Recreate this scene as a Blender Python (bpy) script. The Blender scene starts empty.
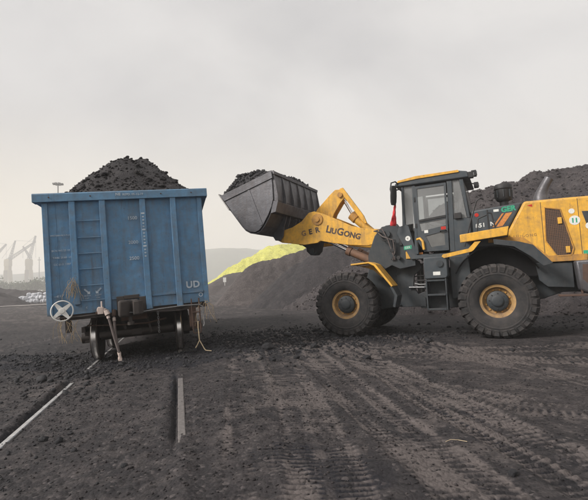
import bpy, bmesh, math, random
import numpy as np
from mathutils import Vector, Matrix
PI = math.pi
rad = math.radians
random.seed(4)
RNG = np.random.default_rng(7)
scn = bpy.context.scene
C = scn.collection

# ---------------------------------------------------------------- camera
F_PX, PITCH, ROLL, CAM_H = 430.0, math.atan(34 / 430), rad(2.7), 1.37
fv = Vector((0, math.cos(PITCH), math.sin(PITCH)))
rv = Vector((1, 0, 0))
uv = rv.cross(fv)
r2 = math.cos(ROLL) * rv - math.sin(ROLL) * uv
u2 = math.sin(ROLL) * rv + math.cos(ROLL) * uv
cd = bpy.data.cameras.new('camera')
cam = bpy.data.objects.new('camera', cd)
C.objects.link(cam)
cam.matrix_world = Matrix(((r2.x, u2.x, -fv.x, 0), (r2.y, u2.y, -fv.y, 0), (r2.z, u2.z, -fv.z, CAM_H), (0, 0, 0, 1)))
cd.sensor_width = 36
cd.lens = F_PX / 588 * 36
cd.clip_start = 0.05
cd.clip_end = 5000
scn.camera = cam

# ---------------------------------------------------------------- light, sky, exposure
SUN_EL, SUN_AZ = rad(36), rad(-112)        # azimuth from +Y, negative = left
world = bpy.data.worlds.new('World')
scn.world = world
world.use_nodes = True
wt = world.node_tree
wt.nodes.clear()
def wn(t, **k):
    n = wt.nodes.new(t)
    for a, b in k.items():
        setattr(n, a, b)
    return n
wl = wt.links.new
sky = wn('ShaderNodeTexSky', sky_type='NISHITA', sun_disc=False, sun_elevation=SUN_EL, sun_rotation=SUN_AZ,
         air_density=1.0, dust_density=4.0, ozone_density=1.0)
tc = wn('ShaderNodeTexCoord')
sx = wn('ShaderNodeSeparateXYZ'); wl(tc.outputs['Generated'], sx.inputs[0])
mp = wn('ShaderNodeMapping'); mp.inputs['Scale'].default_value = (1.0, 1.0, 1.7); mp.inputs['Rotation'].default_value = (0.3, 0.2, 0.5)
wl(tc.outputs['Generated'], mp.inputs[0])
cn = wn('ShaderNodeTexNoise'); cn.inputs['Scale'].default_value = 1.7; cn.inputs['Detail'].default_value = 5; cn.inputs['Roughness'].default_value = .45
cn.inputs['Distortion'].default_value = .35
wl(mp.outputs[0], cn.inputs['Vector'])
cr = wn('ShaderNodeValToRGB')
cr.color_ramp.elements[0].position = .38; cr.color_ramp.elements[0].color = (3.85, 3.78, 3.80, 1)
cr.color_ramp.elements[1].position = .64; cr.color_ramp.elements[1].color = (5.35, 5.2, 5.08, 1)
wl(cn.outputs['Fac'], cr.inputs[0])
# warm brighter band low down, as in thin haze under the cloud
hz = wn('ShaderNodeMapRange'); hz.inputs['From Min'].default_value = 0.42; hz.inputs['From Max'].default_value = 0.0
hz.interpolation_type = 'SMOOTHSTEP'
wl(sx.outputs['Z'], hz.inputs['Value'])
dt = wn('ShaderNodeVectorMath', operation='DOT_PRODUCT')
dt.inputs[1].default_value = (math.sin(rad(-75)), math.cos(rad(-75)), 0.05)
wl(tc.outputs['Generated'], dt.inputs[0])
dm = wn('ShaderNodeMapRange'); dm.inputs['From Min'].default_value = 0.0; dm.inputs['From Max'].default_value = 1.0
dm.inputs['To Min'].default_value = .25; dm.inputs['To Max'].default_value = 1.0
wl(dt.outputs['Value'], dm.inputs['Value'])
mu = wn('ShaderNodeMath', operation='MULTIPLY'); wl(hz.outputs[0], mu.inputs[0]); wl(dm.outputs[0], mu.inputs[1])
m1 = wn('ShaderNodeMixRGB'); m1.inputs['Color2'].default_value = (7.6, 6.75, 5.2, 1)
wl(mu.outputs[0], m1.inputs['Fac']); wl(cr.outputs[0], m1.inputs['Color1'])
m2 = wn('ShaderNodeMixRGB'); m2.inputs['Fac'].default_value = .93
wl(sky.outputs[0], m2.inputs['Color1']); wl(m1.outputs[0], m2.inputs['Color2'])
bg = wn('ShaderNodeBackground'); bg.inputs['Strength'].default_value = .104
wo = wn('ShaderNodeOutputWorld')
wl(m2.outputs[0], bg.inputs['Color']); wl(bg.outputs[0], wo.inputs[0])

sd = bpy.data.lights.new('sun', 'SUN')
sd.energy = 3.2; sd.angle = rad(18); sd.color = (1.0, .955, .91)
so = bpy.data.objects.new('sun', sd); C.objects.link(so)
sdir = Vector((math.sin(SUN_AZ) * math.cos(SUN_EL), math.cos(SUN_AZ) * math.cos(SUN_EL), math.sin(SUN_EL)))
so.rotation_euler = sdir.to_track_quat('Z', 'Y').to_euler()
scn.view_settings.view_transform = 'Standard'
scn.view_settings.look = 'None'
scn.view_settings.exposure = 0.56
scn.view_settings.gamma = 1
scn.cycles.volume_bounces = 3
scn.cycles.volume_step_rate = 4
scn.cycles.max_bounces = 8
scn.cycles.transparent_max_bounces = 16

# ---------------------------------------------------------------- noise in numpy
def vnoise(x, y, seed=0):
    xi = np.floor(x).astype(np.int64); yi = np.floor(y).astype(np.int64)
    xf = x - xi; yf = y - yi
    u = xf * xf * xf * (xf * (xf * 6 - 15) + 10); v = yf * yf * yf * (yf * (yf * 6 - 15) + 10)
    def h(a, b):
        n = (a * 374761393 + b * 668265263 + seed * 982451653) & 0x7fffffff
        n = ((n ^ (n >> 13)) * 1274126177) & 0x7fffffff
        n = (n ^ (n >> 16)) & 0xffff
        return n / 32767.5 - 1.0
    return (h(xi, yi) * (1 - u) + h(xi + 1, yi) * u) * (1 - v) + (h(xi, yi + 1) * (1 - u) + h(xi + 1, yi + 1) * u) * v
def fbm(x, y, oct=4, seed=0, gain=.5):
    s = 0; a = 1.0; t = 0
    for i in range(oct):
        s = s + a * vnoise(x * 2 ** i + 17.3 * i, y * 2 ** i - 9.1 * i, seed + i); t += a; a *= gain
    return s / t
def sstep(a, b, x):
    t = np.clip((x - a) / (b - a), 0, 1)
    return t * t * (3 - 2 * t)

# ---------------------------------------------------------------- materials
def mat_new(name):
    m = bpy.data.materials.new(name); m.use_nodes = True
    nt = m.node_tree
    return m, nt, nt.nodes, nt.links, nt.nodes['Principled BSDF']
def noise_node(N, L, scale, detail=4, rough=.55, coord='Object', dist=0.0, sc=None):
    t = N.new('ShaderNodeTexCoord'); n = N.new('ShaderNodeTexNoise')
    n.inputs['Scale'].default_value = scale; n.inputs['Detail'].default_value = detail
    n.inputs['Roughness'].default_value = rough; n.inputs['Distortion'].default_value = dist
    src = t.outputs[coord]
    if sc:
        m = N.new('ShaderNodeMapping'); m.inputs['Scale'].default_value = sc; L.new(src, m.inputs[0]); src = m.outputs[0]
    L.new(src, n.inputs['Vector'])
    return n
def ramp(N, L, src, p0, p1, c0=(0, 0, 0, 1), c1=(1, 1, 1, 1)):
    r = N.new('ShaderNodeValToRGB')
    r.color_ramp.elements[0].position = p0; r.color_ramp.elements[0].color = c0
    r.color_ramp.elements[1].position = p1; r.color_ramp.elements[1].color = c1
    L.new(src, r.inputs[0]); return r
def mixc(N, L, fac, a, b):
    m = N.new('ShaderNodeMixRGB')
    if isinstance(fac, float): m.inputs[0].default_value = fac
    else: L.new(fac, m.inputs[0])
    for i, c in ((1, a), (2, b)):
        if isinstance(c, tuple): m.inputs[i].default_value = (*c[:3], 1)
        else: L.new(c, m.inputs[i])
    return m.outputs[0]
def mth(N, L, op, a, b, clamp=False):
    m = N.new('ShaderNodeMath'); m.operation = op; m.use_clamp = clamp
    for i, c in ((0, a), (1, b)):
        if isinstance(c, (int, float)): m.inputs[i].default_value = c
        else: L.new(c, m.inputs[i])
    return m.outputs[0]
def painted(name, base, rough=.45, metal=0.0, dust=.5, dustc=(.10, .085, .075), wear=.3, wearc=(.12, .05, .025), spec=.4, streak=.3, bump=.15, var=.12, lowz=None, rust=0.0, rustc=(.10, .055, .035)):
    """paint with tonal variation, run-down dirt, coal dust lying on upward faces, and chipped rusty patches"""
    m, nt, N, L, P = mat_new(name)
    n1 = noise_node(N, L, 2.3, 6, .6)
    col = mixc(N, L, ramp(N, L, n1.outputs[0], .3, .7).outputs[0], tuple(c * (1 - var) for c in base), tuple(min(1, c * (1 + var)) for c in base))
    # streaks running down
    n2 = noise_node(N, L, 1.0, 5, .6, sc=(9, 9, .9))
    st = mth(N, L, 'MULTIPLY', ramp(N, L, n2.outputs[0], .48, .75).outputs[0], streak)
    col = mixc(N, L, st, col, dustc)
    if rust:
        n5 = noise_node(N, L, 1.0, 6, .7, sc=(11, 11, .7), dist=.4)
        n6 = noise_node(N, L, 1.1, 4, .6)
        k5 = mth(N, L, 'MULTIPLY', ramp(N, L, n5.outputs[0], .53, .66).outputs[0], ramp(N, L, n6.outputs[0], .42, .62).outputs[0])
        col = mixc(N, L, mth(N, L, 'MULTIPLY', k5, rust), col, rustc)
    # dust, more on upward faces
    n3 = noise_node(N, L, 7.0, 8, .65)
    g = N.new('ShaderNodeNewGeometry'); s = N.new('ShaderNodeSeparateXYZ'); L.new(g.outputs['Normal'], s.inputs[0])
    up = mth(N, L, 'MULTIPLY', mth(N, L, 'MAXIMUM', s.outputs['Z'], 0.0), .55)
    dn = mth(N, L, 'ADD', ramp(N, L, n3.outputs[0], .40, .78).outputs[0], up)
    if lowz:
        t = N.new('ShaderNodeTexCoord'); s2 = N.new('ShaderNodeSeparateXYZ'); L.new(t.outputs['Object'], s2.inputs[0])
        mr = N.new('ShaderNodeMapRange'); mr.inputs[1].default_value = lowz[1]; mr.inputs[2].default_value = lowz[0]
        mr.inputs[3].default_value = 0; mr.inputs[4].default_value = lowz[2]
        L.new(s2.outputs['Z'], mr.inputs[0])
        dn = mth(N, L, 'ADD', dn, mth(N, L, 'MULTIPLY', mr.outputs[0], mth(N, L, 'ADD', n3.outputs[0], .35)))
    df = mth(N, L, 'MULTIPLY', dn, dust, True)
    col = mixc(N, L, df, col, dustc)
    n4 = noise_node(N, L, 13.0, 6, .7)
    wf_ = mth(N, L, 'MULTIPLY', ramp(N, L, n4.outputs[0], .62, .68).outputs[0], wear)
    col = mixc(N, L, wf_, col, wearc)
    L.new(col, P.inputs['Base Color'])
    rr = mth(N, L, 'ADD', mth(N, L, 'MULTIPLY', df, .45), rough, True)
    L.new(rr, P.inputs['Roughness'])
    P.inputs['Metallic'].default_value = metal
    P.inputs['Specular IOR Level'].default_value = spec
    b = N.new('ShaderNodeBump'); b.inputs['Strength'].default_value = bump; b.inputs['Distance'].default_value = .02
    nb = noise_node(N, L, 30, 4, .6); nb2 = noise_node(N, L, 3.0, 3, .5)
    L.new(mth(N, L, 'ADD', mth(N, L, 'MULTIPLY', nb.outputs[0], .3), nb2.outputs[0]), b.inputs['Height'])
    L.new(b.outputs[0], P.inputs['Normal'])
    return m
def earthy(name, c_dark, c_mid, c_light, scale=1.0, bump=.5, attr=None, rough=.92, spec=.25, coord='Object', glint=True):
    m, nt, N, L, P = mat_new(name)
    a = noise_node(N, L, .55 * scale, 9, .62, coord, .3)
    b = noise_node(N, L, 5.5 * scale, 9, .7, coord)
    c = noise_node(N, L, 55 * scale, 5, .7, coord)
    col = mixc(N, L, ramp(N, L, a.outputs[0], .36, .64).outputs[0], c_dark, c_mid)
    col = mixc(N, L, ramp(N, L, b.outputs[0], .46, .75).outputs[0], col, c_light)
    if attr:
        at = N.new('ShaderNodeAttribute'); at.attribute_name = attr
        sc = N.new('ShaderNodeSeparateColor'); L.new(at.outputs['Color'], sc.inputs[0])
        k = mth(N, L, 'ADD', sc.outputs[0], mth(N, L, 'MULTIPLY', mth(N, L, 'SUBTRACT', b.outputs[0], .5), 1.3))
        col = mixc(N, L, ramp(N, L, k, .35, .65).outputs[0], col, (.014, .014, .018))
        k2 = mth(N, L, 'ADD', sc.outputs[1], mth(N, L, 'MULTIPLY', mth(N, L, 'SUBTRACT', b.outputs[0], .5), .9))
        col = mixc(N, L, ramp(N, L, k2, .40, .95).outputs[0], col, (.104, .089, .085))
    v = N.new('ShaderNodeTexVoronoi'); v.inputs['Scale'].default_value = 42 * scale
    t = N.new('ShaderNodeTexCoord'); L.new(t.outputs[coord], v.inputs['Vector'])
    vs = N.new('ShaderNodeSeparateColor'); L.new(v.outputs['Color'], vs.inputs[0])
    col = mixc(N, L, mth(N, L, 'MULTIPLY', ramp(N, L, vs.outputs[0], .7, .95).outputs[0], .55), col, tuple(x * .35 for x in c_dark))
    col = mixc(N, L, mth(N, L, 'MULTIPLY', ramp(N, L, vs.outputs[1], .9, .99).outputs[0], .4), col, tuple(min(1, x * 1.8) for x in c_light))
    L.new(col, P.inputs['Base Color'])
    L.new(ramp(N, L, c.outputs[0], .3, .8, (rough - .22,) * 3 + (1,), (1, 1, 1, 1)).outputs[0], P.inputs['Roughness'])
    P.inputs['Specular IOR Level'].default_value = spec
    bp = N.new('ShaderNodeBump'); bp.inputs['Strength'].default_value = bump; bp.inputs['Distance'].default_value = .03
    hh = mth(N, L, 'ADD', mth(N, L, 'MULTIPLY', b.outputs[0], 1.0), mth(N, L, 'MULTIPLY', c.outputs[0], .45))
    hh = mth(N, L, 'SUBTRACT', hh, mth(N, L, 'MULTIPLY', v.outputs['Distance'], .5))
    L.new(hh, bp.inputs['Height']); L.new(bp.outputs[0], P.inputs['Normal'])
    return m
def plain(name, col, rough=.6, metal=0.0, spec=.4, nscale=25, var=.25):
    m, nt, N, L, P = mat_new(name)
    n = noise_node(N, L, nscale, 5, .6)
    L.new(mixc(N, L, ramp(N, L, n.outputs[0], .3, .7).outputs[0], tuple(c * (1 - var) for c in col), tuple(min(1, c * (1 + var)) for c in col)), P.inputs['Base Color'])
    P.inputs['Roughness'].default_value = rough; P.inputs['Metallic'].default_value = metal
    P.inputs['Specular IOR Level'].default_value = spec
    return m
def glassy(name, tint=(.78, .82, .82), dust=.22, dustc=(.34, .34, .33)):
    m, nt, N, L, P = mat_new(name)
    P.inputs['Base Color'].default_value = (*dustc, 1); P.inputs['Roughness'].default_value = .8
    tr = N.new('ShaderNodeBsdfTransparent'); tr.inputs[0].default_value = (*tint, 1)
    gl = N.new('ShaderNodeBsdfGlossy'); gl.inputs['Roughness'].default_value = .04
    fr = N.new('ShaderNodeFresnel'); fr.inputs[0].default_value = 1.5
    mx = N.new('ShaderNodeMixShader'); L.new(fr.outputs[0], mx.inputs[0]); L.new(tr.outputs[0], mx.inputs[1]); L.new(gl.outputs[0], mx.inputs[2])
    n = noise_node(N, L, 3, 6, .6)
    f = mth(N, L, 'ADD', dust * .55, mth(N, L, 'MULTIPLY', n.outputs[0], dust), True)
    m2_ = N.new('ShaderNodeMixShader'); L.new(f, m2_.inputs[0]); L.new(mx.outputs[0], m2_.inputs[1]); L.new(P.outputs[0], m2_.inputs[2])
    L.new(m2_.outputs[0], N['Material Output'].inputs[0])
    return m
M = {}
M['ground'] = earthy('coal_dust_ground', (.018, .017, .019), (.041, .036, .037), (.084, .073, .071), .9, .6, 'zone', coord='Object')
M['heap'] = earthy('heap_coal', (.034, .030, .032), (.054, .047, .048), (.078, .067, .066), .6, .6)
M['heap_dark'] = earthy('heap_dark', (.026, .024, .026), (.040, .036, .038), (.058, .051, .051), .6, .6)
M['heap_brown'] = earthy('heap_brown', (.055, .048, .048), (.080, .069, .067), (.10, .086, .082), .5, .5)
M['coal'] = earthy('fresh_coal', (.024, .023, .027), (.038, .036, .040), (.062, .058, .062), 1.5, .8, spec=.4, rough=.75)
M['coal_brown'] = earthy('load_coal', (.014, .013, .015), (.024, .021, .023), (.046, .040, .041), 1.5, .9, spec=.35, rough=.8)
M['lump'] = earthy('coal_lump', (.014, .014, .017), (.024, .024, .027), (.045, .043, .045), 2.5, .5, spec=.35, rough=.75)
M['yellow_heap'] = earthy('yellow_heap', (.42, .41, .09), (.52, .51, .12), (.54, .53, .17), .15, .1)
M['blue'] = painted('wagon_blue', (.100, .238, .405), .55, dust=.75, dustc=(.145, .17, .19), wear=.55, wearc=(.085, .075, .07), streak=.55, bump=.5, var=.22, rust=.5, rustc=(.075, .075, .08), lowz=(1.0, 1.9, .35))
M['blue_rail'] = painted('wagon_blue_rail', (.115, .25, .40), .5, rust=.5, dust=.7, dustc=(.12, .14, .16), wear=.35, wearc=(.11, .08, .065), streak=.2, bump=.3)
M['white'] = painted('white_paint', (.72, .72, .69), .5, dust=.4, dustc=(.3, .28, .26), wear=.5, wearc=(.16, .20, .26), streak=.2)
M['stencil'] = painted('stencil_white', (.52, .58, .63), .6, dust=.8, dustc=(.16, .25, .36), wear=.9, wearc=(.10, .22, .36), streak=.3, bump=0.02)
M['yellow'] = painted('machine_yellow', (.82, .44, .05), .42, rust=.55, rustc=(.20, .12, .07), dust=.55, dustc=(.20, .135, .085), wear=.55, wearc=(.13, .07, .045), streak=.45, bump=.12)
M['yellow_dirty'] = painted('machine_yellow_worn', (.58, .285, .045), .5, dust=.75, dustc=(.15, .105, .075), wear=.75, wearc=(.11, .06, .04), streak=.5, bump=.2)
M['rimpaint'] = painted('rim_paint', (.42, .25, .09), .6, dust=.8, dustc=(.15, .11, .085), wear=.9, wearc=(.10, .06, .04), streak=.2, bump=.3)
M['void'] = painted('arch_shade_black', (.012, .012, .013), .8, dust=.2, dustc=(.03, .028, .027), wear=0, streak=.2, spec=.1)  # extra-dark base paints in the shade of the gap above the rear tyres
M['dark'] = painted('machine_grey', (.030, .038, .044), .5, dust=.5, dustc=(.085, .08, .078), wear=.25, wearc=(.15, .14, .13), streak=.3, bump=.2)
M['cabgrey'] = painted('cab_grey', (.048, .060, .070), .42, dust=.4, dustc=(.11, .105, .10), wear=.15, wearc=(.2, .19, .18), streak=.25, bump=.1)
M['black'] = painted('black_metal', (.018, .019, .021), .5, dust=.5, dustc=(.06, .055, .052), wear=.2, streak=.2)
M['bucket'] = painted('bucket_steel', (.120, .120, .130), .38, metal=.4, dust=.5, dustc=(.075, .066, .066), wear=.7, wearc=(.20, .17, .155), streak=.6, rust=.5, rustc=(.10, .07, .06), bump=.5, var=.35)
M['worn'] = painted('polished_steel', (.30, .29, .28), .42, metal=.6, dust=.3, dustc=(.1, .09, .085), wear=.5, wearc=(.12, .08, .06))
M['rust'] = painted('rusty_iron', (.105, .062, .045), .8, dust=.6, dustc=(.055, .048, .045), wear=.6, wearc=(.045, .035, .03), streak=.3, bump=.6)
M['gear'] = painted('running_gear', (.050, .041, .037), .75, dust=.5, dustc=(.05, .046, .044), wear=.5, wearc=(.09, .05, .035), bump=.5)
M['barrel'] = painted('cylinder_barrel', (.20, .105, .060), .55, dust=.6, dustc=(.09, .07, .06), wear=.6, wearc=(.07, .05, .045), bump=.3)
M['chrome'] = plain('chrome_rod', (.82, .83, .85), .16, 1.0)
M['railhead'] = painted('polished_rail', (.88, .87, .86), .3, metal=.9, dust=.5, dustc=(.10, .09, .085), wear=1.0, wearc=(.05, .045, .043), streak=0, bump=.15)
M['railweb'] = plain('dull_rail', (.17, .155, .148), .6, .3, var=.3)
M['railtread'] = plain('wheel_tread', (.75, .73, .71), .28, 1.0, var=.15)
M['rubber'] = painted('tyre_rubber', (.028, .028, .029), .75, dust=.75, dustc=(.082, .072, .068), wear=.3, wearc=(.10, .085, .078), streak=.0, bump=.5, spec=.25)
M['glass'] = glassy('cab_glass', (.93, .95, .95), .26, (.55, .56, .56))  # pale film colour is part dust, part painted-in reflection of the sky
M['glass_dusty'] = glassy('dusty_glass', (.6, .62, .6), .45, (.28, .28, .27))
M['mirror'] = plain('mirror_glass', (.6, .62, .63), .06, 1.0, var=.05)
M['straw'] = plain('dry_straw', (.34, .26, .16), .9, nscale=60, var=.4)
M['rope'] = plain('rope', (.45, .36, .24), .9)
M['hose'] = painted('hose_rubber', (.13, .105, .10), .75, dust=.6, dustc=(.14, .12, .11))
M['pale'] = painted('chalky_white', (.62, .52, .47), .7, dust=.5, dustc=(.35, .27, .23), wear=.7, wearc=(.25, .16, .12), bump=.6)
M['green'] = plain('green_letter', (.04, .33, .19), .5)
M['orange'] = plain('orange_stripe', (.62, .24, .06), .5)
M['letter_dark'] = painted('dark_letter', (.05, .04, .04), .6, dust=.35, dustc=(.2, .12, .06), wear=.4, wearc=(.4, .22, .06), bump=.02)
M['letter_worn'] = painted('worn_letter', (.22, .13, .06), .6, dust=.5, dustc=(.3, .18, .08), wear=.8, wearc=(.5, .27, .06), bump=.02)
M['sticker'] = plain('sticker_white', (.72, .72, .68), .5, var=.12)
M['red'] = plain('red_cloth', (.55, .035, .04), .8)
M['redref'] = plain('red_reflector', (.5, .03, .02), .3)
M['skin'] = plain('skin', (.28, .15, .10), .6, var=.1)
M['shirt'] = plain('pale_shirt', (.45, .47, .50), .9, var=.1)
M['trousers'] = plain('dark_trousers', (.04, .045, .06), .9)
M['hair'] = plain('black_hair', (.012, .011, .011), .7)
M['seat'] = plain('seat_vinyl', (.035, .035, .038), .6)
M['lampglass'] = plain('lamp_lens', (.55, .56, .55), .15)
M['mesh'] = plain('mesh_grille', (.055, .045, .04), .8)
M['leaf'] = plain('leaf_green', (.055, .075, .035), .8, nscale=.6, var=.4)
M['bark'] = plain('bark', (.06, .05, .04), .9)
M['crane'] = plain('crane_paint', (.30, .25, .13), .7)
M['crane_grey'] = plain('crane_grey', (.05, .055, .06), .7)
M['sack'] = plain('sack_weave', (.50, .51, .54), .9, nscale=4, var=.2)
M['hill'] = plain('hill_scrub', (.07, .085, .06), .95, nscale=.03, var=.4)
M['galv'] = plain('galvanised', (.2, .2, .2), .5, .5)

# ---------------------------------------------------------------- mesh builder
class MB:
    def __init__(s): s.v = []; s.f = []
    def add(s, vs, fs):
        o = len(s.v); s.v += [tuple(v) for v in vs]; s.f += [tuple(i + o for i in f) for f in fs]; return s
    def box(s, x0, x1, y0, y1, z0, z1):
        return s.add([(x, y, z) for x in (x0, x1) for y in (y0, y1) for z in (z0, z1)],
                     [(0, 1, 3, 2), (4, 6, 7, 5), (0, 4, 5, 1), (2, 3, 7, 6), (0, 2, 6, 4), (1, 5, 7, 3)])
    def cyl(s, a, b, r, n=16, r2=None, cap=True):
        a = Vector(a); b = Vector(b); r2 = r if r2 is None else r2
        d = (b - a).normalized(); q = d.to_track_quat('Z', 'Y')
        vs = []
        for p, rr in ((a, r), (b, r2)):
            for i in range(n):
                t = 2 * PI * i / n
                vs.append(p + q @ Vector((rr * math.cos(t), rr * math.sin(t), 0)))
        fs = [(i, (i + 1) % n, n + (i + 1) % n, n + i) for i in range(n)]
        if cap: fs += [tuple(range(n - 1, -1, -1)), tuple(range(n, 2 * n))]
        return s.add(vs, fs)
    def tube(s, pts, r, n=8, rs=None):
        pts = [Vector(p) for p in pts]; vs = []; fs = []
        prev = None
        for k, p in enumerate(pts):
            d = (pts[min(k + 1, len(pts) - 1)] - pts[max(k - 1, 0)]).normalized()
            if prev is None: q = d.to_track_quat('Z', 'Y'); ax = q @ Vector((1, 0, 0))
            else: ax = (prev - d * prev.dot(d)).normalized()
            prev = ax; ay = d.cross(ax); rr = rs[k] if rs else r
            vs += [p + rr * (math.cos(2 * PI * i / n) * ax + math.sin(2 * PI * i / n) * ay) for i in range(n)]
        for k in range(len(pts) - 1):
            fs += [(k * n + i, k * n + (i + 1) % n, (k + 1) * n + (i + 1) % n, (k + 1) * n + i) for i in range(n)]
        fs += [tuple(range(n - 1, -1, -1)), tuple(range((len(pts) - 1) * n, len(pts) * n))]
        return s.add(vs, fs)
    def prism(s, poly, a0, a1, axis='y'):
        """extrude a polygon; axis 'y': poly is (x, z); 'x': poly is (y, z); 'z': poly is (x, y)"""
        n = len(poly)
        def P(p, a): return (p[0], a, p[1]) if axis == 'y' else ((a, p[0], p[1]) if axis == 'x' else (p[0], p[1], a))
        vs = [P(p, a0) for p in poly] + [P(p, a1) for p in poly]
        fs = [(i, (i + 1) % n, n + (i + 1) % n, n + i) for i in range(n)] + [tuple(range(n - 1, -1, -1)), tuple(range(n, 2 * n))]
        return s.add(vs, fs)
    def lathe(s, prof, n=48, axis='y', c=(0, 0, 0), closed=False):
        """prof: (radius, along)"""
        vs = []; m = len(prof)
        for i in range(n):
            t = 2 * PI * i / n; cc, ss = math.cos(t), math.sin(t)
            for r, a in prof:
                p = (r * cc, a, r * ss) if axis == 'y' else ((r * cc, r * ss, a) if axis == 'z' else (a, r * cc, r * ss))
                vs.append((p[0] + c[0], p[1] + c[1], p[2] + c[2]))
        fs = []
        for i in range(n):
            j = (i + 1) % n
            for k in range(m - 1 + (1 if closed else 0)):
                k2 = (k + 1) % m
                fs.append((i * m + k, j * m + k, j * m + k2, i * m + k2))
        if not closed:
            fs.append(tuple(i * m for i in range(n - 1, -1, -1))); fs.append(tuple(i * m + m - 1 for i in range(n)))
        return s.add(vs, fs)
    def mesh(s, name, mat, smooth=False):
        me = bpy.data.meshes.new(name)
        me.from_pydata(s.v, [], s.f)
        bm = bmesh.new(); bm.from_mesh(me); bmesh.ops.recalc_face_normals(bm, faces=bm.faces); bm.to_mesh(me); bm.free()
        me.materials.append(mat)
        if smooth:
            me.shade_smooth()
            me.set_sharp_from_angle(angle=rad(38))
        return me
def obj(name, mb, mat, parent=None, bevel=0.0, smooth=False, label=None):
    me = mb.mesh(name, mat, smooth) if isinstance(mb, MB) else mb
    o = bpy.data.objects.new(name, me); C.objects.link(o)
    if parent: o.parent = parent
    if bevel:
        b = o.modifiers.new('bevel', 'BEVEL'); b.width = bevel; b.segments = 2; b.limit_method = 'ANGLE'; b.angle_limit = rad(35)
        me.shade_smooth(); me.set_sharp_from_angle(angle=rad(30)) if not smooth else None
        b.harden_normals = False
    if label: o['label'] = label
    return o
def thing(name, label, cat, loc=(0, 0, 0), rz=0, group=None):
    o = bpy.data.objects.new(name, None); C.objects.link(o)
    o.location = loc; o.rotation_euler = (0, 0, rz); o.empty_display_size = .2
    o['label'] = label; o['category'] = cat
    if group: o['group'] = group
    return o
def tag(o, label, cat, group=None):
    o['label'] = label; o['category'] = cat
    if group: o['group'] = group
    return o
def mesh_np(name, V, Fq, mat, smooth=True):
    """V (n,3), Fq (m,k) numpy arrays -> mesh"""
    me = bpy.data.meshes.new(name)
    k = Fq.shape[1]
    me.vertices.add(len(V)); me.vertices.foreach_set('co', V.astype(np.float32).ravel())
    me.loops.add(Fq.size); me.loops.foreach_set('vertex_index', Fq.astype(np.int32).ravel())
    me.polygons.add(len(Fq)); me.polygons.foreach_set('loop_start', np.arange(0, Fq.size, k, dtype=np.int32))
    me.polygons.foreach_set('loop_total', np.full(len(Fq), k, dtype=np.int32))
    if smooth: me.polygons.foreach_set('use_smooth', np.ones(len(Fq), dtype=bool))
    me.materials.append(mat); me.update(calc_edges=True); me.validate()
    return me
def lettering(txt, size, mat, parent, origin, xaxis, yaxis, depth=.003, bold=.0, name='lettering', spacing=1.0, align='LEFT', shear=0.0):
    cu = bpy.data.curves.new('txt', 'FONT'); cu.body = txt; cu.size = size; cu.extrude = depth; cu.offset = bold
    cu.space_character = spacing; cu.align_x = align; cu.resolution_u = 3; cu.shear = shear
    t = bpy.data.objects.new('tmp_text', cu); C.objects.link(t)
    dg = bpy.context.evaluated_depsgraph_get(); dg.update()
    me = bpy.data.meshes.new_from_object(t.evaluated_get(dg))
    bpy.data.objects.remove(t); bpy.data.curves.remove(cu)
    me.materials.clear(); me.materials.append(mat)
    X = Vector(xaxis).normalized(); Y = Vector(yaxis).normalized(); Z = X.cross(Y)
    mt = Matrix(((X.x, Y.x, Z.x, origin[0]), (X.y, Y.y, Z.y, origin[1]), (X.z, Y.z, Z.z, origin[2]), (0, 0, 0, 1)))
    me.transform(mt)
    o = bpy.data.objects.new(name, me); C.objects.link(o); o.parent = parent
    return o
ICO_V = np.array([(0, 0, 1)] + [(math.cos(2 * PI * i / 5) * .894, math.sin(2 * PI * i / 5) * .894, .447) for i in range(5)] +
                 [(math.cos(2 * PI * (i + .5) / 5) * .894, math.sin(2 * PI * (i + .5) / 5) * .894, -.447) for i in range(5)] + [(0, 0, -1)])
ICO_F = np.array([(0, 1 + i, 1 + (i + 1) % 5) for i in range(5)] + [(1 + i, 6 + i, 1 + (i + 1) % 5) for i in range(5)] +
                 [(1 + (i + 1) % 5, 6 + i, 6 + (i + 1) % 5) for i in range(5)] + [(11, 6 + (i + 1) % 5, 6 + i) for i in range(5)])
def lumps_mesh(name, pos, size, mat, seed=1, flat=.7):
    """many irregular lumps, 20 triangles each, joined"""
    g = np.random.default_rng(seed); n = len(pos)
    V = ICO_V[None] * (1 + g.uniform(-.45, .40, (n, 12, 1)))
    V = V * g.uniform(.6, 1.25, (n, 1, 3))
    a = g.uniform(0, 2 * PI, n); b = g.uniform(-.9, .9, n)
    ca, sa, cb, sb = np.cos(a), np.sin(a), np.cos(b), np.sin(b)
    x, y, z = V[..., 0], V[..., 1], V[..., 2]
    y, z = y * cb[:, None] - z * sb[:, None], y * sb[:, None] + z * cb[:, None]
    x, y = x * ca[:, None] - y * sa[:, None], x * sa[:, None] + y * ca[:, None]
    V = np.stack([x, y, z * flat], -1) * size[:, None, None] + pos[:, None, :]
    Fq = (ICO_F[None] + (np.arange(n) * 12)[:, None, None]).reshape(-1, 3)
    return mesh_np(name, V.reshape(-1, 3), Fq, mat, smooth=False)

# ---------------------------------------------------------------- frames of the two machines
TRK_O = np.array([-3.20, 8.56]); TRK_YAW = rad(15.2); CANT = rad(2.7)
TX = np.array([math.cos(TRK_YAW), math.sin(TRK_YAW)]); TY = np.array([-math.sin(TRK_YAW), math.cos(TRK_YAW)])
LH = rad(180 - 26)
LD = np.array([math.cos(LH), math.sin(LH)]); LN = np.array([-math.sin(LH), math.cos(LH)])
LO = np.array([4.32, 9.32]) - 1.3 * LN
def trk(x, y): return TRK_O + TX * x + TY * y
def lod(u, v): return LO + LD * u + LN * v

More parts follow.
